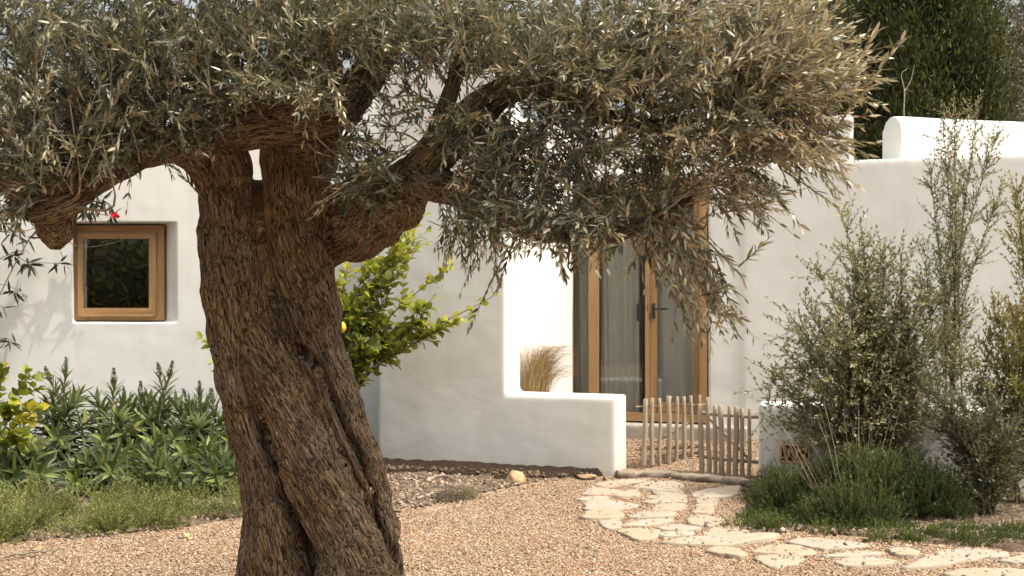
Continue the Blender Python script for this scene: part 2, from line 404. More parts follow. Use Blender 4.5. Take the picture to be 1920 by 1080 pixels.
# ---- flagstones, outlines on the ground
def q5(*p): return [(1050 + u / 4.8, 860 + v / 4.8) for u, v in p]
def q6(*p): return [(1420 + u / 3.376, 760 + v / 3.376) for u, v in p]
STONES = [
 (q5((310, 215), (420, 185), (780, 157), (790, 178), (600, 212), (430, 236)), 'flagstone tucked against the end of the low white wing'),
 (q5((640, 238), (820, 190), (1060, 196), (1095, 240), (840, 258)), 'flagstone directly in front of the middle of the sleeper'),
 (q5((195, 305), (300, 252), (480, 268), (560, 300), (340, 318)), 'pale flagstone at the far outer edge of the path'),
 (q5((580, 292), (660, 272), (715, 300), (690, 325), (500, 330)), 'small half buried flagstone among gravel near the wing'),
 (q5((840, 268), (1000, 262), (1095, 275), (1080, 300), (930, 310), (830, 290)), 'small flagstone second from the gate in the middle row'),
 (q5((780, 345), (900, 316), (1100, 308), (1118, 338), (1020, 352)), 'thin flagstone third from the gate in the middle row'),
 (q5((1190, 305), (1330, 270), (1590, 240), (1605, 275), (1540, 328), (1230, 335)), 'yellowish flagstone nearest the gate latch post'),
 (q5((145, 352), (270, 328), (420, 332), (400, 352), (230, 362)), 'narrow flagstone sticking out into the gravel'),
 (q5((230, 405), (300, 368), (480, 378), (690, 412), (640, 435), (480, 458), (250, 455)), 'large rounded pale flagstone at the outer edge of the path'),
 (q5((730, 388), (900, 368), (1100, 362), (1128, 388), (980, 398), (850, 402)), 'flagstone in the middle row above the sandy gap'),
 (q5((830, 455), (880, 414), (1100, 408), (1108, 445), (1000, 465)), 'flagstone with a dark front edge beside the sandy gap'),
 (q5((1222, 385), (1250, 352), (1400, 362), (1388, 418), (1226, 420)), 'squarish flagstone behind the rounded grey one'),
 (q5((1195, 480), (1222, 432), (1380, 434), (1350, 486)), 'squarish flagstone touching the rounded grey one'),
 (q5((215, 505), (260, 474), (480, 468), (565, 505), (540, 532), (230, 538)), 'broad flat flagstone below the large rounded pale one'),
 (q5((640, 505), (720, 480), (1000, 475), (980, 522), (660, 532)), 'broad flagstone spotted with dark bits'),
 (q5((1160, 525), (1200, 498), (1340, 502), (1490, 548), (1400, 578), (1300, 588), (1160, 562)), 'rounded grey flagstone beside the low green plants'),
 (q5((340, 555), (520, 540), (545, 602), (420, 618)), 'small flagstone at the outer corner where the path bends'),
 (q5((560, 594), (760, 544), (990, 534), (970, 565), (800, 594)), 'flagstone with a mossy edge at the bend'),
 (q5((880, 606), (1000, 584), (1240, 609), (1252, 630), (1060, 637), (920, 628)), 'thin flagstone above the long pale slabs'),
 (q5((510, 636), (700, 620), (900, 640), (870, 690), (720, 718), (600, 675)), 'wide flagstone with its edge raised above the gravel'),
 (q5((1280, 662), (1400, 605), (1500, 595), (1690, 642), (1520, 668), (1330, 676)), 'humped flagstone bordering the green ground cover'),
 (q5((940, 742), (1150, 692), (1500, 684), (1900, 662), (1930, 690), (1700, 738), (1480, 766), (1250, 758)), 'longest pale slab in the bend of the path'),
 (q5((930, 655), (1150, 645), (1200, 668), (1050, 686), (905, 690)), 'narrow flagstone wedged against the longest slab'),
 (q5((1320, 812), (1400, 782), (1560, 790), (1680, 842), (1610, 858), (1440, 842)), 'lone oval flagstone out in the gravel'),
 (q6((-30, 905), (10, 880), (120, 862), (270, 872), (365, 910), (260, 926), (150, 917)), 'pale flagstone just in front of the longest slab'),
 (q6((-20, 940), (120, 922), (250, 932), (282, 960), (130, 1002), (20, 965)), 'wedge shaped flagstone pointing at the camera'),
 (q6((190, 848), (300, 830), (520, 842), (690, 872), (560, 888), (400, 892), (300, 873)), 'long flagstone under the skirts of the lavender'),
 (q6((408, 936), (560, 920), (700, 917), (790, 930), (650, 944)), 'thin sliver of flagstone in front of the lavender'),
 (q6((488, 980), (620, 952), (820, 962), (872, 987), (700, 1008), (560, 1003)), 'pale flagstone in front of the thin sliver'),
 (q6((830, 910), (900, 897), (1000, 912), (1010, 942), (880, 937)), 'small sandy flagstone left of the ochre slab'),
 (q6((935, 1015), (1060, 955), (1200, 908), (1380, 902), (1570, 928), (1560, 948), (1330, 972), (1180, 1003)), 'largest ochre tinted flagstone by the ground cover'),
 (q6((1530, 980), (1640, 952), (1780, 945), (1790, 985), (1660, 992)), 'flagstone cut off by the picture edge behind the front slab'),
 (q6((1170, 1050), (1350, 1022), (1700, 1030), (1800, 1045), (1760, 1072), (1300, 1075)), 'front slab nearest the camera at the path end'),
]
def stonemat():
    t = NT('sandstone flags'); v = t.pos(); oi = t.n('ShaderNodeObjectInfo').outputs['Random']
    g = t.noise(v, 7, 6, .65, .5); f = t.noise(v, 60, 4, .6)
    base = t.ramp(oi, [(0, (.335, .285, .215)), (.35, (.37, .325, .26)), (.7, (.325, .29, .24)), (1, (.35, .285, .195))])
    c = t.mix(t.ramp(g, [(.42, (0,) * 3), (.68, (.75,) * 3)]), base, (.34, .255, .155))
    c = t.mix(t.ramp(f, [(.55, (0,) * 3), (.72, (.6,) * 3)]), c, (.24, .185, .13))
    h = t.math('ADD', g, t.math('MULTIPLY', f, .35))
    return t.done(t.principled(c, .88, t.bump(h, .6, .015), .2))
M['flag'] = stonemat()
SPOLY = []
for poly, label in STONES:
    P = [G(px, py, .022) for px, py in poly]
    c = sum(P, Vector()) / len(P); SPOLY.append([(p.x, p.y) for p in P])
    pts = spline(np.array([(p.x, p.y) for p in P + P[:1]]), len(P) * 6 + 1)[:-1]
    pts += R.normal(size=pts.shape) * .006
    cc = np.array([c.x, c.y]); pts = c.xy[:] + (pts - c.xy[:]) * 1.05; n = len(pts); rings = []; z0 = float(zg(c.x, c.y)); sd = random.uniform(0, 50); th = random.uniform(.012, .024)
    for k, (s, z) in enumerate(((1.02, -.03), (1.0, th - .012), (.985, th - .003), (.955, th), (.7, th), (.38, th))):
        q = cc + (pts - cc) * s
        zz = z0 + z + (np.array([.007 * nz((a, b, 0), 4, sd) + .003 * nz((a, b, 0), 16, sd) for a, b in q]) if k > 1 else 0)
        rings.append(np.column_stack([q, np.broadcast_to(zz, n)]))
    V = np.vstack(rings + [[[c.x, c.y, z0 + th + .004]]]); j = np.arange(n); j2 = (j + 1) % n
    Q = np.vstack([np.stack([k * n + j, k * n + j2, (k + 1) * n + j2, (k + 1) * n + j], -1) for k in range(len(rings) - 1)])
    T = np.stack([(len(rings) - 1) * n + j, (len(rings) - 1) * n + j2, np.full(n, len(V) - 1)], -1)
    tag(link('flagstone', mesh_np('flagstone', V, [Q, T]), M['flag']), label, 'flagstone', 'flagstones of the garden path')

# ---- loose gravel: real stones over the sheet
def stones_mesh(name, x, y, z, size, mat, flat=.6, rr=None):
    n = len(x); o = np.array([(1, 0, 0), (-1, 0, 0), (0, 1, 0), (0, -1, 0), (0, 0, 1), (0, 0, -1)], float)
    f = np.array([(0, 2, 4), (2, 1, 4), (1, 3, 4), (3, 0, 4), (2, 0, 5), (1, 2, 5), (3, 1, 5), (0, 3, 5)])
    V = o[None] * np.stack([size * R.uniform(.7, 1.3, n), size * R.uniform(.6, 1, n), size * flat * R.uniform(.7, 1.2, n)], -1)[:, None]
    V = V + R.normal(size=V.shape) * size[:, None, None] * .14
    a = R.uniform(0, 6.28, n); ca, sa = np.cos(a)[:, None], np.sin(a)[:, None]; b = R.normal(size=n) * .45; cb, sb = np.cos(b)[:, None], np.sin(b)[:, None]
    X, Y, Z = V[..., 0], V[..., 1], V[..., 2]
    X, Z = X * cb - Z * sb, X * sb + Z * cb
    X, Y = X * ca - Y * sa, X * sa + Y * ca
    V = np.stack([X + x[:, None], Y + y[:, None], Z + z[:, None]], -1).reshape(-1, 3)
    Fc = (f[None] + (np.arange(n) * 6)[:, None, None]).reshape(-1, 3)
    return link(name, mesh_np(name, V, [Fc], {'rnd': np.repeat(R.random(n) if rr is None else rr, 6)}), mat)
def scatter(n, y0=5.7, y1=11.6, wide=.56):
    y = np.sqrt(R.uniform(y0 ** 2, y1 ** 2, n)); x = R.uniform(-wide, wide, n) * y
    return x, y
x, y = scatter(250000)
k = ~wobbly(BEDp, .08)(x, y) & ~wobbly(RBEDp, .06)(x, y)
x, y = x[k], y[k]
ins = np.zeros(len(x), bool)
for q in SPOLY: ins |= inside(x, y, q)
k = ~ins | (R.random(len(x)) < .035); x, y, ins = x[k], y[k], ins[k]
tag(stones_mesh('gravel', x, y, zg(x, y) + .002 + .02 * ins, R.gamma(5, .00105, len(x)) + .0024, M['pebble']), 'loose pink and tan gravel stones', 'gravel', kind='stuff')
x, y = scatter(26000, 7.0); k = inside(x, y, BEDp) | (inside(x, y, RBEDp) & (R.random(len(x)) < .5)); x, y = x[k], y[k]
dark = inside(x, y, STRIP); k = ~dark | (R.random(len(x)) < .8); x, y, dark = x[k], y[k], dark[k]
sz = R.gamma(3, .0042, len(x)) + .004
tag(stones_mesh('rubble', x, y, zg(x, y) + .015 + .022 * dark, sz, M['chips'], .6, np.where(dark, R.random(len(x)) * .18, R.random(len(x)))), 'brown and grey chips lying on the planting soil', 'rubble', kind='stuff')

# ================================================================== HOUSE
house = empty('house', (0, 12, 0), 'white lime plastered farmhouse with wooden window and tall glass door', 'house')
def D(t, back=0.0, z=None):              # along the door wall and the long wall
    p = Vector((.661 + .961 * t + .276 * back, 11.5 - .276 * t + .961 * back))
    return (p.x, p.y) if z is None else Vector((p.x, p.y, z))
YL = 11.6; KX = YL / 11.4
def kz(z): return EYE + (z - EYE) * KX
organic('wall', [([(-8.5, YL), (-4.70 * KX, YL), (-4.78 * KX, YL + .26), (-4.78 * KX, YL + .4), (-8.5, YL + .4)], -.3, 4.1),
                 ([(-3.58 * KX, YL), (-.3, YL), (-.3, YL + .4), (-3.78 * KX, YL + .4), (-3.78 * KX, YL + .26)], -.3, 4.1),
                 ([(-5.0, YL), (-3.4, YL), (-3.4, YL + .4), (-5.0, YL + .4)], kz(2.49), 4.1),
                 ([(-5.0, YL), (-3.4, YL), (-3.4, YL + .4), (-5.0, YL + .4)], -.3, kz(1.42))], M['plaster'], house, .016, 2, .005)
organic('porch_wall', [([(.03, 10.66), (.661, 11.5), (.44, 11.78), (-.42, 10.98)], -.3, 3.5)], M['plaster'], house, .025, 4, .005)
organic('wall', [([D(1.43), D(1.80), D(1.80, .35), D(1.43, .35)], -.3, 3.05),
                 ([D(1.785, -.02), D(5.6, -.02), D(5.6, .58), D(1.785, .58)], -.3, 3.05),
                 ([D(-.4), D(2.0), D(2.0, .35), D(-.4, .35)], 2.91, 3.05)], M['plaster'], house, .025, 5, .006)
organic('parapet', [([D(-.7, .02), D(2.88, .02), D(2.88, .38), D(-.7, .38)], 2.98, 3.52)], M['plaster'], house, .025, 7, .010)
RB = Vector((3.997, 10.98)); rd = Vector((.974, .225)); rn = Vector((-.225, .974))
def RP(t, b): p = RB + rd * t + rn * b; return (p.x, p.y)
organic('parapet', [([RP(0, .17 - h), RP(3.2, .17 - h), RP(3.2, .17 + h), RP(0, .17 + h)], 2.9, 3.405 + .17 * math.sin(a)) for a, h in ((k * math.pi / 20, .172 * math.cos(k * math.pi / 20)) for k in range(0, 10))], M['plaster'], house, .018, 5, .008)
def block(name, plan, za, zb_, mat):
    bm = bmesh.new(); prism(bm, ccw(plan), za, zb_); return from_bm(name, bm, M[mat], house)
block('roof', [(-8.4, YL + .3), (-.1, YL + .3), (-.1, 16), (-8.4, 16)], 3.75, 3.9, 'concrete')
block('roof', [(-.1, 11.7), (.5, 11.75), D(1.5, .3), D(5.4, .5), (6.4, 16), (-.1, 16)], 2.93, 3.02, 'concrete')
for plan, zt_ in (([(-8.5, 15.9), (6.5, 15.9), (6.5, 16.2), (-8.5, 16.2)], 3.8), ([(-.25, 11.7), (-.05, 11.7), (-.05, 15.9), (-.25, 15.9)], 3.74), ([(-8.5, 11.95), (-8.3, 11.95), (-8.3, 15.9), (-8.5, 15.9)], 3.74),
                  ([D(2.6, .34), D(2.75, .34), D(2.75, 3.4), D(2.6, 3.4)], 2.92), ([D(-.2, 1.75), D(2.59, 1.75), D(2.59, 1.9), D(-.2, 1.9)], 2.92)):
    block('inner_wall', plan, -.3, zt_, 'inside')
bm = bmesh.new(); prism(bm, ccw([(-.04, 11.8), (.5, 11.85), D(1.5, .12), D(2.55, .36), D(2.55, 1.7), (-.04, 13.4)]), -.2, .34)
from_bm('inner_floor', bm, M['concrete'], house)
organic('doorstep', [([D(-.2, -.16), D(1.85, -.16), D(1.85, .1), D(-.2, .1)], -.2, .355)], M['concrete'], house, .02, 2, .006)
# window: wooden casement set deep in the thick wall
yw = YL + .25
x0, x1, z0, z1 = -4.79 * KX, -3.785 * KX, kz(1.435), kz(2.475)
fw = .105
def ring_frame(name, xa, xb, za, zb_, wl, wr, wb, wt, y, dep, parent):
    """mitred wooden frame, one piece; rails carry the sideways grain"""
    o = [(xa, za), (xb, za), (xb, zb_), (xa, zb_)]; i = [(xa + wl, za + wb), (xb - wr, za + wb), (xb - wr, zb_ - wt), (xa + wl, zb_ - wt)]
    bm = bmesh.new(); v = [[bm.verts.new((p[0], yy, p[1])) for p in q] for q in (o, i) for yy in (y - dep / 2, y + dep / 2)]
    of, ob_, if_, ib = v
    for k in range(4):
        j = (k + 1) % 4
        for q in ((of[k], of[j], if_[j], if_[k]), (ob_[j], ob_[k], ib[k], ib[j]), (of[j], of[k], ob_[k], ob_[j]), (if_[k], if_[j], ib[j], ib[k])):
            bm.faces.new(q).material_index = 1 if k in (0, 2) else 0
    bmesh.ops.recalc_face_normals(bm, faces=bm.faces)
    bmesh.ops.bevel(bm, geom=[e for e in bm.edges if abs(e.verts[0].co.y - e.verts[1].co.y) < 1e-6 and e.calc_face_angle(0) > .5], offset=.005, segments=2, affect='EDGES')
    o = from_bm(name, bm, M['wood'], parent); o.data.materials.append(M['woodx']); return o
win = ring_frame('window', x0, x1, z0, z1, fw, fw, .08, fw, yw, .085, house)
sx0, sx1, sz0, sz1 = x0 + fw - .03, x1 - fw + .025, z0 + .055, z1 - fw + .02
ring_frame('sash', sx0, sx1, sz0, sz1, .06, .08, .085, .07, yw - .05, .05, win)
bm = bmesh.new(); bar(bm, (sx0 + .03, yw - .088, sz0 + .004), (sx1, yw - .088, sz0 + .004), .03, .04, Vector((0, 1, 0))); from_bm('weather_bar', bm, M['woodx'], win)
bm = bmesh.new(); bar(bm, ((sx0 + sx1) / 2, yw - .045, sz0 + .07), ((sx0 + sx1) / 2, yw - .045, sz1 - .06), sx1 - sx0 - .12, .012, Vector((0, 1, 0)), 0)
from_bm('pane', bm, M['glassdark'], win)
# glass door: three bays between pine posts
zb, zt = .37, 2.91
bm = bmesh.new()
bar(bm, D(.215, .06, zb), D(.215, .06, zt), .102, .12, Vector(D(0, 1, 0)) - Vector(D(0, 0, 0)))
door = from_bm('glass_door', bm, M['wood'], house)
fn = Vector(D(0, 1, 0)) - Vector(D(0, 0, 0))
def dpost(name, t, w, back, dep, parent, mat='wood', za=zb, zc=zt):
    bm = bmesh.new(); bar(bm, D(t, back, za), D(t, back, zc), w, dep, fn); return from_bm(name, bm, M[mat], parent)
def drail(name, ta, tb, z, h, back, dep, parent):
    bm = bmesh.new(); bar(bm, D(ta, back, z), D(tb, back, z), h, dep, fn); return from_bm(name, bm, M['woodx'], parent)
dpost('post', .797, .042, .06, .12, door)
dpost('jamb', 1.385, .082, .05, .12, door); dpost('jamb', -.05, .08, .06, .12, door)
drail('head_rail', -.02, 1.345, zt - .06, .12, .062, .118, door)
drail('threshold', -.02, 1.345, zb + .045, .09, .062, .118, door)
leaf = dpost('door_leaf', .857, .072, .075, .06, door, 'wood', zb + .095, zt - .125)
dpost('stile', 1.312, .062, .075, .06, leaf, 'wood', zb + .095, zt - .125)
drail('leaf_rail', .902, 1.26, zt - .17, .09, .076, .058, leaf); drail('leaf_rail', .902, 1.26, zb + .15, .11, .076, .058, leaf)
for ta, tb in ((-.01, .158), (.272, .733), (.90, 1.262)):
    bm = bmesh.new(); bar(bm, D((ta + tb) / 2, .085, zb + .05), D((ta + tb) / 2, .085, zt - .07), tb - ta, .012, fn, 0)
    from_bm('pane', bm, M['glass'], door)
bm = bmesh.new(); hz = 1.56
bar(bm, D(.862, .035, hz - .10), D(.862, .035, hz + .06), .032, .012, fn, .003)
bar(bm, D(.862, .03, hz), D(.862, -.02, hz), .018, .018, Vector((0, 0, 1)), .003)
bar(bm, D(.856, -.02, hz), D(1.02, -.02, hz), .02, .016, fn, .004)
from_bm('handle', bm, M['metal'], leaf)
bm = bmesh.new(); bar(bm, D(.700, .075, hz - .13), D(.700, .075, hz + .06), .05, .01, fn, .002); from_bm('lock_plate', bm, M['metal'], door)
# linen curtains behind the panes
def curtain(ta, tb, back, waves, label):
    ts = np.linspace(0, 1, 120); zs = np.linspace(zb + .03, 2.45, 40)
    T, Z = np.meshgrid(ts, zs); dep = back + .010 * np.sin(T * waves * 6.28 + .5 * np.sin(Z * 1.3)) * (1 - .35 * (Z - zb) / 2) + .015 * np.sin(T * waves * 2.1 * 6.28 + Z)
    t = ta + (tb - ta) * T
    V = np.stack([.661 + .961 * t + .276 * dep, 11.5 - .276 * t + .961 * dep, Z], -1).reshape(-1, 3)
    i = (np.arange(39)[:, None] * 120 + np.arange(119)[None]).ravel()
    me = mesh_np('curtain', V, [np.stack([i, i + 1, i + 121, i + 120], -1)])
    me = evaluate(me, [('SOLIDIFY', dict(thickness=.003))])
    tag(link('curtain', me, M['linen']), label, 'curtain', 'linen curtains behind the glass door')
curtain(.27, .69, .17, 3.2, 'wide pale linen curtain behind the middle glass pane')
curtain(.85, 1.32, .16, 1.2, 'flat pale linen blind hanging behind the door leaf with the handle')
curtain(.0, .20, .20, 1.5, 'narrow gathered linen curtain behind the sliver of glass by the porch')

# ---- the stepped garden wall left of the gate
A = Vector((-1.344, 10.71)); u = Vector((.9436, -.331)); nb = Vector((.331, .9436))
def GW(t, b): p = A + u * t + nb * b; return (p.x, p.y)
wall = organic('garden_wall', [([GW(0, 0), GW(1.358, 0), GW(1.358, .45), (-.2, 11.58), (-1.02, 11.58)], -.3, 4.0),
        ([GW(.4, 0), GW(2.447, 0), GW(2.447, .45), GW(.4, .45)], -.3, .735)], M['plaster'], None, .022, 8, .006, .55)
tag(wall, 'tall white plastered wall stepping down to a low rounded wing by the gate', 'wall')
# ---- low wall right of the gate, with a terracotta vent
B0 = Vector((2.186, 9.46)); bu = Vector((.961, -.276)); bn = Vector((.276, .961))
def BW(t, b, z=None):
    p = B0 + bu * t + bn * b; return (p.x, p.y) if z is None else Vector((p.x, p.y, z))
low = organic('low_wall', [([BW(0, 0), BW(4.2, 0), BW(4.2, .40), BW(0, .40)], -.3, .705)], M['plaster'], None, .022, 8, .006, .55)
tag(low, 'low rounded white wall with terracotta vent behind the olive shrubs', 'wall')
bm = bmesh.new(); va, vb, vz0, vz1 = .192, .432, .208, .358
for z in (vz0, vz1): bar(bm, BW(va, -.006, z), BW(vb, -.006, z), .018, .05, bn.to_3d(), .003)
for t in (va, vb): bar(bm, BW(t, -.006, vz0 + .009), BW(t, -.006, vz1 - .009), .018, .05, bn.to_3d(), .003)
zz = [va + .018 + (vb - va - .036) * i / 6 for i in range(7)]
for i in range(6):
    bar(bm, BW(zz[i], -.007, vz1 - .012 if i % 2 == 0 else vz0 + .012), BW(zz[i + 1], -.007, vz0 + .012 if i % 2 == 0 else vz1 - .012), .019, .04, bn.to_3d(), .002)
vent = from_bm('vent', bm, M['clay'], low)
bm = bmesh.new(); bar(bm, BW((va + vb) / 2, .0, vz0), BW((va + vb) / 2, .0, vz1), vb - va, .03, bn.to_3d(), 0)
from_bm('vent_backing', bm, plain('dark brown clay', (.05, .025, .015), .9), vent)  # dark brown plate set behind the vent lattice

# ---- chestnut gates
def gate(name, p0, p1, z0, heights, rails, brace, label):
    d = (p1 - p0); L = d.length; d.normalize(); n = Vector((d.y, -d.x, 0)); root = empty(name, (p0 + p1) / 2, label, 'gate', 'pair of chestnut paling gates')
    N = len(heights)
    for i, (h, w) in enumerate(heights):
        b = p0 + d * (L * (i + .5) / N) + n * .022; b.z += z0
        lean = random.uniform(-.018, .018); k = 9; t = np.linspace(0, 1, k); sd = random.uniform(0, 99)
        P = np.array([b + d * (lean * s + .010 * nz((s * 3, sd, 0)) * 1.2) + n * .008 * nz((s * 3, 0, sd)) + Vector((0, 0, h * s)) for s in t])
        r = w * (1 + .14 * np.array([nz((s * 5, sd, 4)) for s in t])) * (1 - .12 * t); 
        P = np.vstack([P, P[-1] + (0, 0, .004)]); r = np.append(r, r[-1] * .72); P = np.vstack([P, P[-1] + (0, 0, .001)]); r = np.append(r, .001)
        tube_obj('picket', [(P, r * 1.48)], M['stick'], root, 8)
    for z, w in rails:
        P = np.array([p0 - d * .03 + d * (L + .06) * s + Vector((0, 0, z + .008 * nz((s * 3, z * 9, 0)))) - n * .012 for s in np.linspace(0, 1, 9)])
        tube_obj('rail', [(P, w * (1 + .15 * np.array([nz((s * 4, z * 5, 2)) for s in np.linspace(0, 1, 9)])))], M['rail'], root, 8)
    (ta, za), (tb, zc) = brace
    P = np.array([p0 + d * L * (ta + (tb - ta) * s) + Vector((0, 0, za + (zc - za) * s)) - n * .04 for s in np.linspace(0, 1, 6)])
    tube_obj('brace', [(P, np.full(6, .014))], M['rail'], root, 7)
pk = lambda *h: [(a, b) for a, b in h]
gate('gate', Vector((1.232, 10.36, 0)), Vector((1.90, 10.62, 0)), .02 + .02, pk((.64, .018), (.645, .016), (.64, .013), (.66, .018), (.65, .013), (.65, .015), (.66, .014), (.66, .012)),
     [(.60, .009), (.19, .016)], ((.05, .18), (.8, .42)), 'gate leaf ajar beside the low white wing, its pickets sunlit')
gate('gate', Vector((1.775, 10.08, 0)), Vector((2.21, 9.74, 0)), .0, pk((.655, .017), (.72, .015), (.65, .014), (.655, .018), (.655, .014), (.65, .018), (.64, .015), (.64, .013)),
     [(.565, .016), (.155, .017)], ((.02, .58), (.9, .16)), 'gate leaf in front, hung from the low wall with the vent')
# sleeper lying across the gateway
P = spline([(*G(1157, 889, .03),), (*G(1230, 889, .03),), (*G(1300, 896, .03),), (*G(1360, 900, .025),), (*G(1422, 908, .03),)], 60)
P[:, 1] += .02; sides = 14; ang = np.arange(sides) / sides * 6.283
prof = np.stack([np.sign(np.cos(ang)) * np.abs(np.cos(ang)) ** .5 * .085, np.sign(np.sin(ang)) * np.abs(np.sin(ang)) ** .5 * .034], -1)
T = nrm(np.gradient(P, axis=0)); Nn = nrm(np.cross(T, UP)); V = []
for i in range(len(P)):
    for j in range(sides):
        q = P[i] + Nn[i] * prof[j, 0] + UP * prof[j, 1]
        V.append(q + (Nn[i] * prof[j, 0] * 3 + UP * prof[j, 1] * 4) * .18 * nz(q, 9, 5) + UP * .012 * nz(q, 3))
i = np.arange(len(P) - 1)[:, None] * sides; j = np.arange(sides)[None]
Q = np.stack([i + j, i + (j + 1) % sides, i + sides + (j + 1) % sides, i + sides + j], -1).reshape(-1, 4)
V.append(P[0]); V.append(P[-1]); j = np.arange(sides); e = (len(P) - 1) * sides
T3 = np.vstack([np.stack([np.full(sides, len(V) - 2), (j + 1) % sides, j], -1), np.stack([np.full(sides, len(V) - 1), e + j, e + (j + 1) % sides], -1)])
tag(link('sleeper', mesh_np('sleeper', np.array(V), [Q, T3]), M['sleeper']), 'cracked weathered timber sleeper lying across the gateway', 'sleeper')
# ================================================================== OLIVE TREE
tree = empty('olive_tree', (-.95, 5.1, 0), 'ancient olive tree with furrowed leaning trunk and silvery crown', 'tree')
NEAR = .775                              # the tree stands this much nearer than first measured
def node(px, py, Y, r): Y *= NEAR; w = W(px, py, Y); return (w.x, w.y, w.z, r * Y / F)
STRANDS = [
 [(404, 258, 6.42, 46), (418, 292, 6.45, 48), (427, 335, 6.5, 52), (427, 400, 6.5, 55), (431, 480, 6.5, 60), (437, 540, 6.5, 66), (441, 600, 6.52, 62), (450, 680, 6.52, 54), (464, 760, 6.52, 50), (478, 820, 6.52, 50), (500, 900, 6.52, 54), (514, 1000, 6.5, 56), (518, 1060, 6.5, 66), (520, 1110, 6.5, 84), (516, 1180, 6.5, 105), (505, 1260, 6.5, 130)],
 [(434, 430, 6.74, 20), (440, 500, 6.66, 34), (454, 570, 6.58, 46), (480, 640, 6.52, 53), (510, 705, 6.45, 53), (555, 800, 6.38, 54), (600, 900, 6.36, 60), (648, 1000, 6.36, 66), (668, 1060, 6.36, 76), (680, 1110, 6.38, 88), (695, 1180, 6.38, 105), (715, 1260, 6.4, 125)],
 [(575, 180, 6.55, 60), (565, 240, 6.6, 66), (560, 300, 6.6, 70), (555, 400, 6.6, 63), (560, 480, 6.6, 62), (580, 560, 6.62, 58), (598, 640, 6.62, 52), (620, 720, 6.62, 49), (650, 800, 6.62, 44), (686, 900, 6.6, 38), (718, 1000, 6.58, 28), (733, 1060, 6.55, 26), (742, 1120, 6.55, 30), (760, 1200, 6.55, 40), (780, 1260, 6.55, 50)],
 [(503, 255, 6.56, 17), (503, 330, 6.55, 18), (502, 430, 6.55, 18), (510, 500, 6.57, 15), (524, 560, 6.60, 11)],
 [(556, 645, 6.60, 8), (575, 690, 6.45, 14), (612, 770, 6.42, 15), (650, 850, 6.42, 15), (690, 940, 6.42, 14), (722, 1030, 6.42, 14), (740, 1090, 6.42, 16), (755, 1180, 6.42, 22)],
 [(478, 335, 6.75, 26), (474, 375, 6.75, 60), (500, 500, 6.82, 86), (545, 700, 6.85, 100), (585, 900, 6.88, 118), (615, 1080, 6.9, 140), (615, 1180, 6.9, 160), (615, 1280, 6.9, 190)],
 # left limb and its sawn stub
 [(428, 335, 6.45, 48), (416, 290, 6.42, 48), (390, 262, 6.32, 43), (340, 268, 6.15, 37), (285, 281, 6.0, 32), (230, 302, 5.85, 33), (180, 325, 5.72, 36), (130, 350, 5.6, 44), (85, 358, 5.52, 40), (35, 340, 5.45, 36), (-60, 290, 5.4, 34), (-200, 220, 5.3, 26)],
 [(112, 355, 5.6, 55), (106, 400, 5.57, 42), (104, 436, 5.55, 36), (104, 455, 5.54, 25), (104, 468, 5.54, 10)],
 [(50, 375, 5.5, 30), (32, 405, 5.5, 22)], [(150, 372, 5.55, 22), (95, 398, 5.45, 24), (60, 405, 5.45, 18)],
 [(322, 278, 6.15, 22), (362, 300, 6.28, 27), (388, 338, 6.4, 27), (398, 390, 6.48, 24)],
 # bulging head and rising limbs
 [(405, 238, 6.25, 32), (450, 235, 6.17, 42), (510, 230, 6.12, 47), (570, 226, 6.12, 48), (628, 212, 6.2, 44), (665, 175, 6.3, 37), (705, 115, 6.3, 30), (740, 40, 6.3, 26), (770, -70, 6.3, 21), (800, -200, 6.3, 14)],
 [(470, 178, 6.2, 38), (560, 155, 6.25, 46), (625, 125, 6.4, 34)],
 [(565, 260, 6.5, 58), (610, 245, 6.42, 52), (650, 200, 6.35, 38)],
 [(450, 175, 6.3, 36), (400, 110, 6.25, 30), (330, 45, 6.15, 26), (250, -50, 6.05, 20), (150, -160, 5.9, 13)],
 [(585, 135, 6.4, 34), (622, 62, 6.4, 27), (685, 8, 6.3, 22), (725, -70, 6.3, 17), (700, -200, 6.2, 12)],
 # right limbs
 [(590, 470, 6.9, 50), (628, 428, 6.85, 74), (680, 402, 6.66, 74), (732, 372, 6.42, 60), (775, 336, 6.2, 47), (815, 292, 6.0, 40), (860, 248, 5.9, 37), (902, 203, 5.8, 34), (950, 170, 5.7, 30), (1010, 152, 5.6, 25), (1080, 138, 5.5, 21), (1160, 100, 5.4, 16), (1240, 50, 5.3, 11), (1330, -20, 5.2, 7)],
 [(790, 335, 6.05, 36), (850, 358, 5.9, 31), (920, 390, 5.8, 27), (980, 418, 5.7, 26), (1040, 434, 5.6, 26), (1100, 441, 5.5, 23), (1160, 434, 5.4, 19), (1230, 408, 5.3, 14), (1300, 368, 5.2, 9)],
 [(1005, 152, 5.6, 20), (1100, 200, 5.5, 18), (1200, 235, 5.4, 16), (1290, 228, 5.3, 13), (1370, 190, 5.2, 9), (1450, 130, 5.1, 6)],
 [(815, 292, 6.0, 26), (825, 240, 5.95, 24), (840, 190, 5.95, 16), (870, 90, 5.9, 12), (900, -20, 5.85, 9)],
]
bm = bmesh.new(); SAMP = []
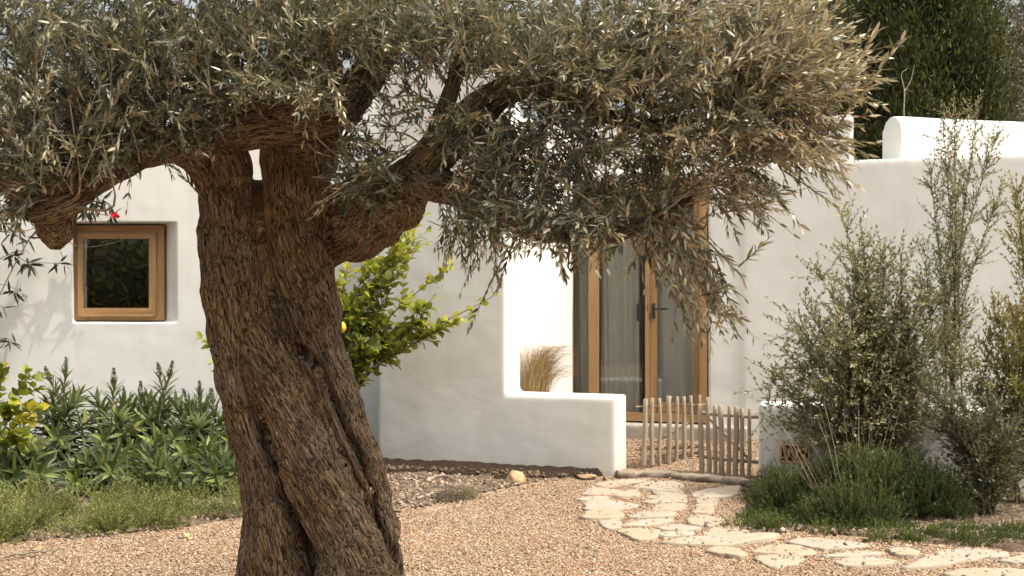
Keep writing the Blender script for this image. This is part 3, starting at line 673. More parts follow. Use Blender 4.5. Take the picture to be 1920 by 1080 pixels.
for si, S in enumerate(STRANDS):
    P = np.array([node(*q) for q in S]); L = np.linalg.norm(np.diff(P[:, :3], axis=0), axis=1).sum()
    Q = spline(P, max(8, int(L / .03))); X, r = Q[:, :3], np.maximum(Q[:, 3], .006)
    T = nrm(np.gradient(X, axis=0)); N = nrm(np.cross(T[0], (0, 1, .13))); s = 0; sides = 20
    rings = []
    for i in range(len(X)):
        N = nrm(N - T[i] * (N @ T[i])); B = np.cross(T[i], N)
        if i: s += np.linalg.norm(X[i] - X[i - 1])
        SAMP.append((X[i], T[i], N, B, s, si, r[i]))
        rg = []
        for a in range(sides):
            th = a / sides * 6.2832; dv = N * math.cos(th) + B * math.sin(th)
            p = X[i] + dv * r[i]
            lump = .20 * nz(p, 3.6, si * 3.1) + .15 * nz(p, 9, si) if r[i] > .02 else 0
            fl = .09 * math.sin(3 * th + s * 2.2 + si) * smooth01((r[i] - .08) / .08)
            rg.append(bm.verts.new(X[i] + dv * r[i] * (1 + lump + fl)))
        rings.append(rg)
    for i in range(len(rings) - 1):
        for a in range(sides):
            b = (a + 1) % sides; bm.faces.new((rings[i][a], rings[i][b], rings[i + 1][b], rings[i + 1][a]))
    bm.faces.new(list(reversed(rings[0]))); bm.faces.new(rings[-1])
bmesh.ops.recalc_face_normals(bm, faces=bm.faces)
me = bpy.data.meshes.new('trunk'); bm.to_mesh(me); bm.free()
me = evaluate(me, [('REMESH', dict(mode='VOXEL', voxel_size=.0052)), ('SMOOTH', dict(factor=.5, iterations=2))])
n = len(me.vertices); co = np.empty(n * 3, np.float32); no = np.empty(n * 3, np.float32)
me.vertices.foreach_get('co', co); me.vertex_normals.foreach_get('vector', no); co = co.reshape(-1, 3); no = no.reshape(-1, 3)
SX = np.array([q[0] for q in SAMP]); SR = np.array([q[6] for q in SAMP]); BEST = np.zeros(n, int)
for i in range(0, n, 4000):
    BEST[i:i + 4000] = (np.linalg.norm(co[i:i + 4000, None] - SX[None], axis=2) - SR[None]).argmin(1)
e3 = np.linalg.norm(co[:, None] - SX[[q[5] == 3 for q in SAMP]][None], axis=2) / SR[[q[5] == 3 for q in SAMP]][None]
BL3 = np.clip((1.9 - e3.min(1)) / .5, 0, 1)
TR = np.array([q[5] for q in SAMP]); GRO = np.zeros(n)
for i in range(0, n, 4000):               # furrows where the columns of the trunk meet
    c = co[i:i + 4000]; e = [(np.linalg.norm(c[:, None] - SX[TR == k][None], axis=2) - SR[TR == k][None]).min(1) for k in (0, 1, 2, 4, 16)]
    e = np.array(e); two = np.argsort(e, 0)[:2]; fade = np.where((two == 1).any(0), np.clip((1.20 - c[:, 2]) / .40, 0, 1), 1.0); e = np.sort(e, 0); g = e[1] - e[0]
    GRO[i:i + 4000] = .072 * fade * np.exp(-(g / .020) ** 2) * (c[:, 1] < 5.25) * np.clip((2.25 - c[:, 2]) / .3, 0, 1)
ed = np.empty(len(me.edges) * 2, np.int32); me.edges.foreach_get('vertices', ed); ed = ed.reshape(-1, 2)
deg = np.bincount(ed.ravel(), minlength=n)
for _ in range(8): GRO = .4 * GRO + .6 * (np.bincount(ed[:, 0], GRO[ed[:, 1]], n) + np.bincount(ed[:, 1], GRO[ed[:, 0]], n)) / np.maximum(deg, 1)
bark = np.zeros((n, 3), np.float32); bl = BL3.astype(np.float32); hgt = np.zeros(n, np.float32)
KN = [(W(497, 692, 4.75), .026, -.06), (W(500, 700, 4.75), .05, .022), (W(645, 945, 4.7), .03, -.03), (W(640, 950, 4.7), .055, .02), (W(545, 1050, 4.7), .04, -.035), (W(495, 200, 4.6), .06, -.03), (W(640, 235, 4.7), .03, -.02)]
for i in range(n):
    X, T, N, B, s, si, r = SAMP[BEST[i]]; d = co[i] - X
    tw = s * (.8 if r > .1 else .3); a, b = d @ N, d @ B; c_, s_ = math.cos(tw), math.sin(tw)
    bark[i] = (a * c_ - b * s_ + si * 3.7, a * s_ + b * c_ + si * 1.9, s + d @ T)
    v = Vector((bark[i][0] * 58, bark[i][1] * 58, bark[i][2] * 7.0))
    rid = 1 - abs(noise.noise(v)) * 4.2
    rid2 = 1 - abs(noise.noise(v * 2.1 + Vector((7, 3, 1)))) * 2
    amp = min(1.0, r / .09) * (1 - .8 * bl[i])
    h = (-.0075 * rid ** 2 * (rid > 0) - .0020 * rid2) * amp + .006 * noise.noise(Vector(co[i]) * 14) * amp
    for kp, kr, ka in KN:
        dd = ((co[i][0] - kp.x) ** 2 + (co[i][2] - kp.z) ** 2) ** .5
        if dd < kr * 3 and co[i][1] < 5.25: h += ka * math.exp(-(dd / kr) ** 2)
    hgt[i] = h - GRO[i]
co += no * hgt[:, None]
for _ in range(3):                        # ease the floor of the furrows
    sm = np.stack([np.bincount(ed[:, 0], co[ed[:, 1], a], n) + np.bincount(ed[:, 1], co[ed[:, 0], a], n) for a in range(3)], -1) / np.maximum(deg, 1)[:, None]
    k = np.clip(GRO / .03, 0, .7)[:, None]; co = (co * (1 - k) + sm * k).astype(np.float32)
me.vertices.foreach_set('co', co.ravel())
me.attributes.new('bark', 'FLOAT_VECTOR', 'POINT').data.foreach_set('vector', bark.ravel())
me.attributes.new('bleach', 'FLOAT', 'POINT').data.foreach_set('value', bl)
me.polygons.foreach_set('use_smooth', [True] * len(me.polygons)); me.update()
def barkmat():
    t = NT('olive bark'); v = t.attr('bark').outputs['Vector']
    def ridged(zs, sc, det, dist):
        return t.math('ABSOLUTE', t.math('SUBTRACT', t.noise(t.scaled(v, (1, 1, zs)), sc, det, .55, dist), .5))
    a = t.math('MINIMUM', t.math('MULTIPLY', ridged(.085, 68, 3, .3), 8.0), 1.0); b = t.math('MINIMUM', t.math('MULTIPLY', ridged(.12, 150, 3, .35), 8.0), 1.0)
    fib = t.noise(t.scaled(v, (1, 1, .06)), 150, 4, .6)
    big = t.noise(t.pos(), 3.2, 4, .6); mid = t.noise(t.pos(), 11, 4, .6)
    c = t.ramp(fib, [(.32, (.28, .172, .088)), (.5, (.43, .285, .152)), (.68, (.58, .425, .255))])
    c = t.mix(t.ramp(big, [(.44, (0,) * 3), (.62, (.75,) * 3)]), c, t.mix(fib, (.28, .20, .135), (.60, .49, .36)))
    c = t.mix(t.ramp(t.noise(t.pos(), 5.5, 5, .65), [(.52, (0,) * 3), (.68, (.6,) * 3)]), c, (.13, .082, .05))
    c = t.mix(t.ramp(b, [(.08, (.6,) * 3), (.5, (0,) * 3)]), c, (.095, .060, .036))
    c = t.mix(t.ramp(a, [(.07, (.97,) * 3), (.46, (0,) * 3)]), c, (.020, .012, .008))
    c = t.mix(t.ramp(mid, [(.56, (0,) * 3), (.72, (.4,) * 3)]), c, (.24, .14, .066))
    wood = t.ramp(t.noise(t.scaled(v, (1, 1, .05)), 60, 5, .6), [(.3, (.36, .215, .095)), (.7, (.66, .46, .25))])
    c = t.mix(t.math('MULTIPLY', t.attr('bleach').outputs['Fac'], .85), c, wood)
    h = t.math('ADD', a, t.math('MULTIPLY', b, .5))
    return t.done(t.principled(c, .9, t.bump(h, 1.0, .022), .2))
M['bark'] = barkmat()
link('trunk', me, M['bark'], tree)

# ---- crown: twigs with pairs of leaves, in clumps along the limbs
def depth(px): return NEAR * float(np.interp(px, [-200, 100, 350, 600, 800, 1000, 1300, 1700], [5.35, 5.5, 5.75, 5.95, 5.95, 5.62, 5.25, 4.95]))
LV, TW = Leaves(), []
LIMB = []
for S in STRANDS[6:]:
    Q = spline(np.array([node(*q) for q in S]), 30)
    LIMB.append(Q[:, :3])
LIMB = np.vstack(LIMB)
# (cx, cy, rx, ry, twigs, half depth, pull (x,z), tone); tone paints sunlight into the leaves: paler right, darker left
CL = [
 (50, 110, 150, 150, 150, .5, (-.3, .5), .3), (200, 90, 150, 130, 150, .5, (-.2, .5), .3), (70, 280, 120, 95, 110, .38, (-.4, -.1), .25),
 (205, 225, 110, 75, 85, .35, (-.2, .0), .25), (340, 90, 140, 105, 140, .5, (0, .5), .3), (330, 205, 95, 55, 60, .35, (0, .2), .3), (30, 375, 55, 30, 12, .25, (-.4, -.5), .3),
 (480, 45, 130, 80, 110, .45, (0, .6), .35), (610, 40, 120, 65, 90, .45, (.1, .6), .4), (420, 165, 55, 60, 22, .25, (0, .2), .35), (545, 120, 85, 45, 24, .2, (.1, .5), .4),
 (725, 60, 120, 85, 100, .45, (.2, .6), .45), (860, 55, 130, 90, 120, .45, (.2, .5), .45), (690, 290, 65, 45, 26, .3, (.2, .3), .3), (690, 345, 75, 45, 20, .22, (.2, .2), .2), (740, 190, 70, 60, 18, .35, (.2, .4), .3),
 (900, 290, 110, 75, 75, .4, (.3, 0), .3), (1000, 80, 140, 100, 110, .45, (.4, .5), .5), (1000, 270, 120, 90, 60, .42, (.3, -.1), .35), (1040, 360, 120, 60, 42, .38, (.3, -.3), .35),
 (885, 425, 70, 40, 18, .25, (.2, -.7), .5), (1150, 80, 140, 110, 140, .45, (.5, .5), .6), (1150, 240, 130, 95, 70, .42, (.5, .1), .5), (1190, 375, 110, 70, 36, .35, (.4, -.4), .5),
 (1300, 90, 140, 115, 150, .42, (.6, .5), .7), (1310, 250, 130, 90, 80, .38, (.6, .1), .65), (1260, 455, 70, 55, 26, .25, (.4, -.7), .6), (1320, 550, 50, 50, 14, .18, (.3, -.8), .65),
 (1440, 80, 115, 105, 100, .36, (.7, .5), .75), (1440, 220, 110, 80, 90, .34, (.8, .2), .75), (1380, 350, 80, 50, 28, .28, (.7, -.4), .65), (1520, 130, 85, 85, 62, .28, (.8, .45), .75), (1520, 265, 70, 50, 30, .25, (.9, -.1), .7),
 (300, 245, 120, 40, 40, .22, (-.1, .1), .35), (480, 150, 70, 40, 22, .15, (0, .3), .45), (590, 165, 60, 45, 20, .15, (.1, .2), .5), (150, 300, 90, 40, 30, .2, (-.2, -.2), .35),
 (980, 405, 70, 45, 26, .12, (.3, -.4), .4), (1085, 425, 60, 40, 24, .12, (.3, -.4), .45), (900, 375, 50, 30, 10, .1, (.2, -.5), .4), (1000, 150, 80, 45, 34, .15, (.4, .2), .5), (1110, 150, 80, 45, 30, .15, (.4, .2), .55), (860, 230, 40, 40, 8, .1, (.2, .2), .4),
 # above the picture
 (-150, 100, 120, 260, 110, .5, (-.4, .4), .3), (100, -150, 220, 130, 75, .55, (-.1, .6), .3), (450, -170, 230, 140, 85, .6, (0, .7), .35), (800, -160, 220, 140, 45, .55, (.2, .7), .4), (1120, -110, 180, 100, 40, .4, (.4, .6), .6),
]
for cx, cy, rx, ry, m, hd, pull, tone in CL:
    m = int(m * 2.0)
    for _ in range(m):
        while True:
            a, b, c = R.uniform(-1, 1, 3)
            if a * a + b * b + c * c < 1: break
        px, py = cx + a * rx, cy + b * ry; Y = depth(px) + ((c * 1.15 + .35) * hd if hd > .151 or m > 60 else -.22 + c * hd) - .03
        p = np.array(W(px, py, Y))
        near = LIMB[np.argmin(((LIMB - p) ** 2).sum(1))]
        d = nrm(p - near) * .55 + np.array([pull[0], R.normal() * .35 - .25, pull[1]]) * .75 + R.normal(size=3) * .38
        L = R.uniform(.13, .28); P = curve(p - nrm(d) * L * .5, d, L, R.normal(size=3) * .18 + np.array([0, 0, -.12]), 6)
        TW.append((P, np.linspace(.0026, .0009, 6)))
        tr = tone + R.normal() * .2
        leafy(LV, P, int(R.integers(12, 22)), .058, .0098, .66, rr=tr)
# single sprigs that stand clear of the crown: start, end (photo), distance
SPR = [((1560, 250), (1690, 76), 4.95), ((1545, 210), (1640, 62), 4.95), ((1500, 290), (1606, 345), 5.0), ((1470, 320), (1560, 380), 5.0), ((1520, 180), (1612, 128), 4.9), ((1540, 285), (1588, 265), 5.0), ((1555, 150), (1662, 150), 4.9),
 ((1385, 500), (1432, 458), 5.05), ((1330, 455), (1392, 520), 5.1), ((1350, 400), (1466, 376), 5.05), ((1330, 585), (1394, 598), 5.1), ((1250, 500), (1325, 615), 5.15), ((1300, 560), (1355, 540), 5.1), ((1400, 380), (1440, 430), 5.1), ((1420, 330), (1500, 420), 5.0),
 ((950, 470), (880, 612), 5.5), ((965, 440), (935, 540), 5.5), ((860, 400), (845, 470), 5.6), ((890, 410), (950, 465), 5.55), ((1040, 440), (1060, 520), 5.4), ((1090, 450), (1075, 500), 5.4), ((850, 380), (870, 490), 5.6),
 ((1180, 440), (1130, 490), 5.3), ((1200, 440), (1235, 530), 5.25),
 ((380, 372), (322, 306), 6.25), ((60, 330), (72, 20), 5.1), ((120, 330), (190, 150), 5.1), ((150, 340), (240, 130), 5.15), ((60, 340), (20, 250), 5.1), ((640, 200), (560, 20), 5.6), ((620, 220), (700, 60), 5.7), ((880, 280), (872, 110), 5.4), ((455, 235), (370, 120), 5.7), ((1010, 150), (900, 10), 5.2), ((890, 260), (1000, 230), 5.3),
 ((1440, 120), (1560, -10), 4.9), ((1390, 200), (1500, 60), 4.85), ((1200, 180), (1230, 60), 4.9), ((1100, 200), (1180, 120), 4.9), ((205, 260), (180, 345), 5.3), ((240, 200), (210, 300), 5.2), ((345, 180), (378, 285), 5.6), ((560, 100), (590, 215), 5.7), ((30, 380), (-5, 420), 5.3)]
for a, b, Y in SPR:
    Y *= NEAR; p, q = np.array(W(*a, Y + .1)), np.array(W(*b, Y)); L = np.linalg.norm(q - p)
    P = curve(p, q - p, L, R.normal(size=3) * .08, 10); P += (q - P[-1]) * np.linspace(0, 1, 10)[:, None] ** 2
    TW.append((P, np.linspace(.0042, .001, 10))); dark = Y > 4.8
    leafy(LV, P, int(L * (62 if a[0] > 1000 else 40)) + 8, .068, .0115, .62, .2, rr=.05 if dark else (.78 if a[0] > 1200 else .5))  # right-hand sprigs get paler leaf colour, standing in for sunlight
# branchlets from limbs to clumps
for cx, cy, rx, ry, m, hd, pull, tone in CL:
    for _ in range(5):
        e = np.array(W(cx + R.normal() * rx * .5, cy + R.normal() * ry * .5, depth(cx) + R.normal() * hd * .4))
        k = LIMB[np.argmin(((LIMB - e) ** 2).sum(1) + R.random(len(LIMB)) * .15)]
        mid = (k + e) / 2 + R.normal(size=3) * .06; P = spline([k, mid, e], 9)
        if not (380 < cx < 660): TW.append((P, np.linspace(.007, .002, 9)))
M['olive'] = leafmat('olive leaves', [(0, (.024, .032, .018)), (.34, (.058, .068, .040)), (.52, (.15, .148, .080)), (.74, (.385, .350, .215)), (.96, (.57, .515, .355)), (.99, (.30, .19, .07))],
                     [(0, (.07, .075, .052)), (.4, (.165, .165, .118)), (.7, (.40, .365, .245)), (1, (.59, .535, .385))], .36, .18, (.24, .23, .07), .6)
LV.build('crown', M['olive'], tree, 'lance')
tube_obj('twig_work', TW, M['twig'], tree, 4)
print('olive leaves', LV.count())
# ================================================================== PLANTS
def stems_plant(name, base, tips, label, cat, mats, leaf=(.045, .011), group=None, side=(7, .22), nleaf=14, r0=.008, spread=.5, tone=.5, tpl='lance', lean=.0, start=.35, ang=.8):
    """several stems fanning from one base, side twigs and leaves along their upper part"""
    base = Vector(base); root = empty(name, base, label, cat, group); LV, TW = Leaves(), []
    for tip in tips:
        b = np.array(base) + np.array([R.normal() * .05, R.normal() * .05, 0]); e = np.array(tip); v = e - b; H = np.linalg.norm(v)
        mid = b + v * .45 + np.array([-v[0] * .16, -v[1] * .16, H * .07]) + R.normal(size=3) * .03 * H
        P = spline([b, mid, e], 16); TW.append((P, np.linspace(r0 * (.6 + .5 * H), .0016, 16)))
        leafy(LV, P, int(H * 46 * (1 - start)), leaf[0], leaf[1], ang, start, rr=tone)
        for _ in range(int(side[0] * H)):
            t = R.uniform(start * .8, .96); p, T = at(P, [t]); L = side[1] * R.uniform(.5, 1.2) * (1.15 - .7 * t)
            d = T[0] * .8 + nrm(R.normal(size=3)) * spread + UP * .25
            S = curve(p[0], d, L, R.normal(size=3) * .1 + UP * .12, 6); TW.append((S, np.linspace(.0024, .0009, 6)))
            leafy(LV, S, nleaf, leaf[0], leaf[1], ang, .1, rr=tone + R.normal() * .12)
    LV.build('foliage', mats[0], root, tpl); tube_obj('stem', TW, mats[1], root, 5)
    return root
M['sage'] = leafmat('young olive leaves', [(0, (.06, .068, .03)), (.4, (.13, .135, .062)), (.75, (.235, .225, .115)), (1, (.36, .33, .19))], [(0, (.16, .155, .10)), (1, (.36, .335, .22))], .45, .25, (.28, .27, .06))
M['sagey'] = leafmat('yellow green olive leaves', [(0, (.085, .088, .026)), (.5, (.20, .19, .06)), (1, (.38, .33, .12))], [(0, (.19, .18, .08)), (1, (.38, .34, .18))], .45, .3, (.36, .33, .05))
M['sagedark'] = leafmat('dark shrub leaves', [(0, (.05, .055, .026)), (.6, (.13, .13, .066)), (1, (.27, .255, .15))], [(0, (.12, .12, .08)), (1, (.28, .26, .18))], .45, .2, (.14, .14, .04))  # darker leaf colours for the low shrub
Wt = lambda lst, Y, j=.25: [W(px, py, Y + R.uniform(-j, j)) for px, py in lst]
# broad shrub, the slim sapling, and two at the picture edge
stems_plant('olive_shrub', G(1640, 925), Wt([(1565, 372), (1470, 575), (1440, 690), (1420, 775), (1500, 640), (1530, 500), (1560, 560), (1600, 460), (1618, 440), (1660, 452), (1580, 640), (1640, 560), (1690, 480), (1700, 560), (1650, 660), (1760, 620), (1780, 540), (1750, 700), (1790, 660), (1540, 610), (1450, 640), (1590, 540), (1630, 500), (1780, 740), (1460, 740), (1430, 705), (1428, 752), (1478, 600), (1500, 556), (1740, 500), (1800, 600), (1830, 660), (1520, 690), (1560, 680), (1530, 720), (1480, 800), (1720, 640), (1740, 560), (1600, 720), (1690, 720)], 8.7),
            'broad olive shrub with upright leafy stems behind the lavender bush', 'shrub', (M['sage'], M['stem']), (.058, .0175), 'olive shrubs in the bed by the low wall', (31, .54), 17, tone=.84, spread=1.5, start=.2)
stems_plant('olive_sapling', G(1800, 918), Wt([(1765, 190), (1790, 165), (1835, 182), (1875, 230), (1742, 300), (1885, 330), (1730, 440), (1800, 330)], 8.5, .15),
            'slim olive sapling rising in front of the long white wall', 'sapling', (M['sage'], M['stem']), (.046, .0125), 'olive shrubs in the bed by the low wall', (26, .32), 13, .0045, 1.0, .7, start=.36)
stems_plant('olive_shrub', G(1925, 945), Wt([(1905, 330), (1915, 420), (1890, 560), (1930, 520), (1850, 620), (1880, 650), (1960, 600), (1840, 700), (1900, 720), (1990, 640), (1860, 560), (1950, 450), (1820, 720)], 8.2),
            'yellowish olive shrub at the edge beside the slim sapling', 'shrub', (M['sagey'], M['stem']), (.052, .015), 'olive shrubs in the bed by the low wall', (44, .38), 16, tone=.55, spread=1.0, start=.2)
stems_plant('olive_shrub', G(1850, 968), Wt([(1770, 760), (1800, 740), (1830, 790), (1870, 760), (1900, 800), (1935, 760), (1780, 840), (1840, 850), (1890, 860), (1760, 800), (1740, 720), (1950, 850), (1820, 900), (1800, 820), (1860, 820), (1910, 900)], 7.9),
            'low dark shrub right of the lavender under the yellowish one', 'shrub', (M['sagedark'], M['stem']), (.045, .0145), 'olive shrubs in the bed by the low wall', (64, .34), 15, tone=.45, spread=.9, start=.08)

# ---- lavender
M['lav'] = leafmat('lavender needles', [(0, (.014, .022, .008)), (.5, (.038, .055, .016)), (.85, (.10, .125, .03)), (1, (.19, .20, .06))], None, .6, .22, (.16, .19, .03), .25)
M['lavhead'] = leafmat('lavender heads', [(0, (.05, .042, .06)), (.6, (.11, .09, .14)), (1, (.17, .13, .19))], None, .8, .1)
def sprays(LV, TW, c, rad, n, stem, needle, tone=.45, k=26, out=.5, ang=.55):
    """a mound of upright needle sprays: c centre on the ground, rad (x, y, z)"""
    for _ in range(n):
        a = R.uniform(0, 6.283); q = math.sqrt(R.random()); top = rad[2] * math.sqrt(max(0.02, 1 - (q * .95) ** 2)) * R.uniform(.72, 1.06)
        x, y = c[0] + rad[0] * q * math.cos(a), c[1] + rad[1] * q * math.sin(a)
        L = min(top, stem * R.uniform(.7, 1.3)); zb_ = c[2] + top - L
        d = np.array([out * q * math.cos(a), out * q * math.sin(a), 1.]) + R.normal(size=3) * .24
        P = curve((x - d[0] * L, y - d[1] * L, zb_), d, L, R.normal(size=3) * .12, 5); TW.append((P, np.linspace(.0018, .0008, 5)))
        leafy(LV, P, k, needle[0], needle[1], ang, .05, rr=tone + R.normal() * .16, curl=.05)
lav = empty('lavender_bush', G(1620, 985), 'dark green lavender bush with thin flower stalks below the vent', 'bush')
LV, TW = Leaves(), []
for px, py, rx, ry, rz, n in ((1500, 975, .36, .34, .37, 420), (1580, 975, .38, .4, .46, 480), (1660, 982, .42, .42, .56, 560), (1745, 985, .36, .42, .50, 460), (1620, 1000, .46, .32, .34, 420), (1470, 955, .26, .28, .30, 220), (1800, 990, .28, .3, .42, 260)):
    sprays(LV, TW, np.array(G(px, py)) + (0, .32, 0), (rx, ry, rz), int(n * 1.15), .20, (.036, .0062), .36 + R.normal() * .16, 30, .95, .8)
LV.build('foliage', M['lav'], lav, 'needle'); tube_obj('stem', TW, M['stem'], lav, 3)
ST = [(1440, 760), (1448, 798), (1434, 806), (1462, 795), (1440, 842), (1530, 742), (1545, 755), (1582, 775), (1560, 800), (1535, 790), (1500, 835), (1512, 822), (1610, 770), (1640, 765), (1668, 790), (1690, 760), (1724, 852), (1738, 848), (1700, 830), (1632, 800), (1598, 800), (1655, 870), (1480, 830), (1455, 825), (1765, 842)]
for i, (px, py) in enumerate(ST):
    e = np.array(W(px, py, 7.9 + R.uniform(-.2, .2))); b = np.array(G(np.interp(px, [1430, 1780], [1540, 1720]), 985)) + (0, .25, .2)
    P = spline([b, (b + e) / 2 + (0, 0, .05), e], 10)
    fs = tube_obj('flower_stalk', [(P, np.full(10, .0019))], M['stick'] if i % 3 == 0 else M['stem'], lav, 4)
    LV = Leaves(); k = 26; t = R.random(k); d = nrm(P[-1] - P[-2]); LV.add(P[-1] + d[None] * (t[:, None] - .5) * .05, d[None] * .7 + rdir(k), rdir(k), .013, .008)
    LV.build('flower_head', M['lavhead'], fs, 'needle')

# ---- low green ground cover (a carpet, uncountable)
M['juniper'] = leafmat('ground cover needles', [(0, (.03, .036, .012)), (.5, (.135, .155, .042)), (.85, (.30, .31, .095)), (1, (.40, .39, .15))], None, .6, .25, (.28, .29, .05), .25)
M['clover'] = leafmat('small ground leaves', [(0, (.03, .045, .014)), (.6, (.085, .115, .03)), (1, (.19, .21, .06))], None, .6, .25, (.2, .24, .04), .25)
LV, TW = Leaves(), []
for _ in range(112):
    px = R.uniform(-120, 500); f = np.interp(px, [-120, 0, 250, 450, 520], [1040, 1028, 1006, 975, 962]); py = f - 2 - 74 * R.random() ** 1.2
    c = np.array(G(px, py)) + (0, .12, 0); r = R.uniform(.16, .30)
    sprays(LV, TW, c, (r, r * .8, R.uniform(.15, .32)), int(640 * r * r) + 20, .13, (.020, .0058), .55 + R.normal() * .16, 26, 1.3, .95)
LV.build('ground_cover', M['juniper'], None, 'needle'); o = bpy.data.objects['ground_cover']
tag(o, 'low feathery green ground cover edging the planted bed', 'ground cover', kind='stuff')
LV2, TW2 = Leaves(), []
for px0, px1, y0, y1, n in ((1385, 1560, 968, 1000, 36), (1650, 1960, 992, 1026, 64), (1560, 1660, 992, 1004, 16)):
    for _ in range(n):
        px = R.uniform(px0, px1); c = np.array(G(px, R.uniform(y0, y1) + (px - px0) / (px1 - px0) * 6)) + (0, .08, 0); r = R.uniform(.08, .16)
        sprays(LV2, TW2, c, (r, r, R.uniform(.04, .11)), 34, .06, (.019, .007), .45 + R.normal() * .15, 16, .9)
tag(LV2.build('ground_cover', M['clover'], None, 'needle'), 'small dark green ground cover leaves beside the flagstones', 'ground cover', kind='stuff')

# ---- echium plants in the bed
M['echium'] = leafmat('echium leaves', [(0, (.022, .035, .011)), (.45, (.062, .088, .026)), (.75, (.15, .175, .06)), (1, (.27, .30, .05))], [(0, (.07, .09, .04)), (1, (.19, .21, .10))], .5, .22, (.2, .26, .04), .4)
M['spike'] = leafmat('echium spikes', [(0, (.035, .05, .018)), (1, (.12, .15, .05))], None, .7, .15)
def head(LV, SP, tip, base, spike, scale=1.0, tone=.5):
    """leafy shoot from base to tip: whorls of long leaves, optional budding spike"""
    tip = np.array(tip); base = np.array(base); v = tip - base; H = np.linalg.norm(v)
    P = spline([base, base + v * .5 + np.array([-v[0] * .25, -v[1] * .25, .06 * H]), tip], 18)
    n = int(54 * scale) if not spike else int(66 * scale)
    t = np.linspace(.25 if not spike else .2, .985 if not spike else .93, n); p, T = at(P, t); k = np.arange(n) * 2.39996 + R.random() * 6
    ref = nrm(np.cross(T, np.array([.2, 1, .1]))); oth = np.cross(T, ref)
    side = ref * np.cos(k)[:, None] + oth * np.sin(k)[:, None]; q = (t - t[0]) / (t[-1] - t[0])
    a = 1.5 - 1.05 * q ** 2 + R.normal(size=n) * .15
    L = (.33 - .17 * q ** 1.6) * scale * R.uniform(.8, 1.12, n) if not spike else (.32 - .18 * q) * scale * R.uniform(.8, 1.1, n)
    wd = .036 if not spike else (.032 - .016 * q)
    LV.add(p, T * np.cos(a)[:, None] + side * np.sin(a)[:, None] + R.normal(size=(n, 3)) * .06, T * .9 + UP * .4, L, wd * scale, np.clip(tone + .38 * q ** 3 + R.normal(size=n) * .22, 0, 1), .28 - .18 * q)
    if spike:
        m = 190; t = R.random(m); s = nrm(tip - P[-3]); a = R.uniform(0, 6.283, m); rad = .022 * (1 - t ** 1.5) + .004; l = .15 * scale
        x = nrm(np.cross(s, [0, 1, 0.2])); y = np.cross(s, x); o = x[None] * np.cos(a)[:, None] + y[None] * np.sin(a)[:, None]
        SP.add(tip - s * .05 + s[None] * (t * l)[:, None] + o * rad[:, None] * .45, s[None] * .8 + o * .8, o, .022 + .012 * (1 - t), .007, None, -.1)
    return P
EP = [  # base px, base Y, [(tip px, tip py, dY, spike)], label
 (118, 9.7, [(100, 745, .2, 0), (150, 740, .25, 0), (123, 690, .15, 1), (92, 706, .1, 1), (140, 752, -.1, 0), (175, 782, -.25, 0), (70, 775, -.2, 0), (110, 820, -.5, 0)], 'echium with two close tall shaggy spikes nearest the yellow leaved plant'),
 (215, 9.6, [(180, 750, .25, 0), (235, 752, .2, 0), (213, 712, .15, 1), (222, 782, -.2, 0), (193, 827, -.5, 0), (250, 800, -.3, 0), (190, 770, .1, 0)], 'echium with one slender spike below the middle of the window'),
 (270, 9.7, [(280, 752, .25, 0), (245, 765, .2, 0), (264, 738, .1, 1), (285, 785, -.25, 0), (250, 850, -.6, 0), (310, 770, .1, 0)], 'echium with one short stubby spike below the window edge'),
 (320, 9.6, [(330, 755, .25, 0), (300, 762, .2, 0), (299, 698, .1, 1), (319, 698, .05, 1), (326, 822, -.5, 0), (345, 790, -.2, 0), (290, 830, -.5, 0)], 'echium with twin upright spikes rising side by side'),
 (375, 9.6, [(385, 765, .25, 0), (360, 775, .2, 0), (374, 733, .1, 1), (352, 752, 0, 1), (370, 795, -.2, 0), (400, 830, -.4, 0), (345, 850, -.6, 0)], 'echium with a narrow pointed spike between the twin spikes and trunk'),
 (425, 9.7, [(398, 748, .1, 1), (420, 780, 0, 0), (435, 830, -.3, 0), (415, 860, -.5, 0), (450, 800, .1, 0)], 'echium partly hidden behind the olive trunk'),
 (40, 9.1, [(55, 852, -.1, 0), (85, 890, -.4, 0), (10, 870, -.2, 0), (30, 815, .2, 0), (0, 905, -.5, 0)], 'spikeless echium rosettes low at the edge under the yellow leaves'),
 (180, 9.0, [(160, 870, -.2, 0), (210, 885, -.35, 0), (140, 905, -.4, 0), (235, 850, 0, 0)], 'spikeless echium low in front of the slender spike'),
 (300, 9.0, [(252, 897, -.3, 0), (300, 880, -.2, 0), (340, 895, -.35, 0), (275, 845, 0, 0)], 'spikeless echium low in front of the twin spikes'),
 (400, 9.0, [(404, 890, -.3, 0), (440, 880, -.2, 0), (370, 890, -.35, 0), (390, 850, 0, 0), (455, 905, -.3, 0)], 'spikeless echium low against the olive trunk'),
 (-70, 9.4, [(-40, 800, 0, 0), (-80, 840, -.2, 0), (-30, 880, -.3, 0), (-20, 760, .1, 0)], 'echium at the picture edge mostly cut off'),
]
for bpx, bY, tips, label in EP:
    b = Vector(((bpx - 960) / F * bY, bY, .02)); root = empty('echium_plant', b, label, 'plant', 'echium plants in the bed by the house')
    LV, TW = Leaves(), []
    for px, py, dY, sp in tips:
        SP = Leaves()
        P = head(LV, SP, W(px, py, bY + dY), np.array(b) + R.normal(size=3) * (.06, .06, 0), sp, R.uniform(.92, 1.1), .30)
        TW.append((P, np.linspace(.012, .005, len(P))))
        if SP.a['p']: SP.build('flower_spike', M['spike'], root, 'needle')
    LV.build('foliage', M['echium'], root, 'blade', .35); tube_obj('stem', TW, M['stem'], root, 6)

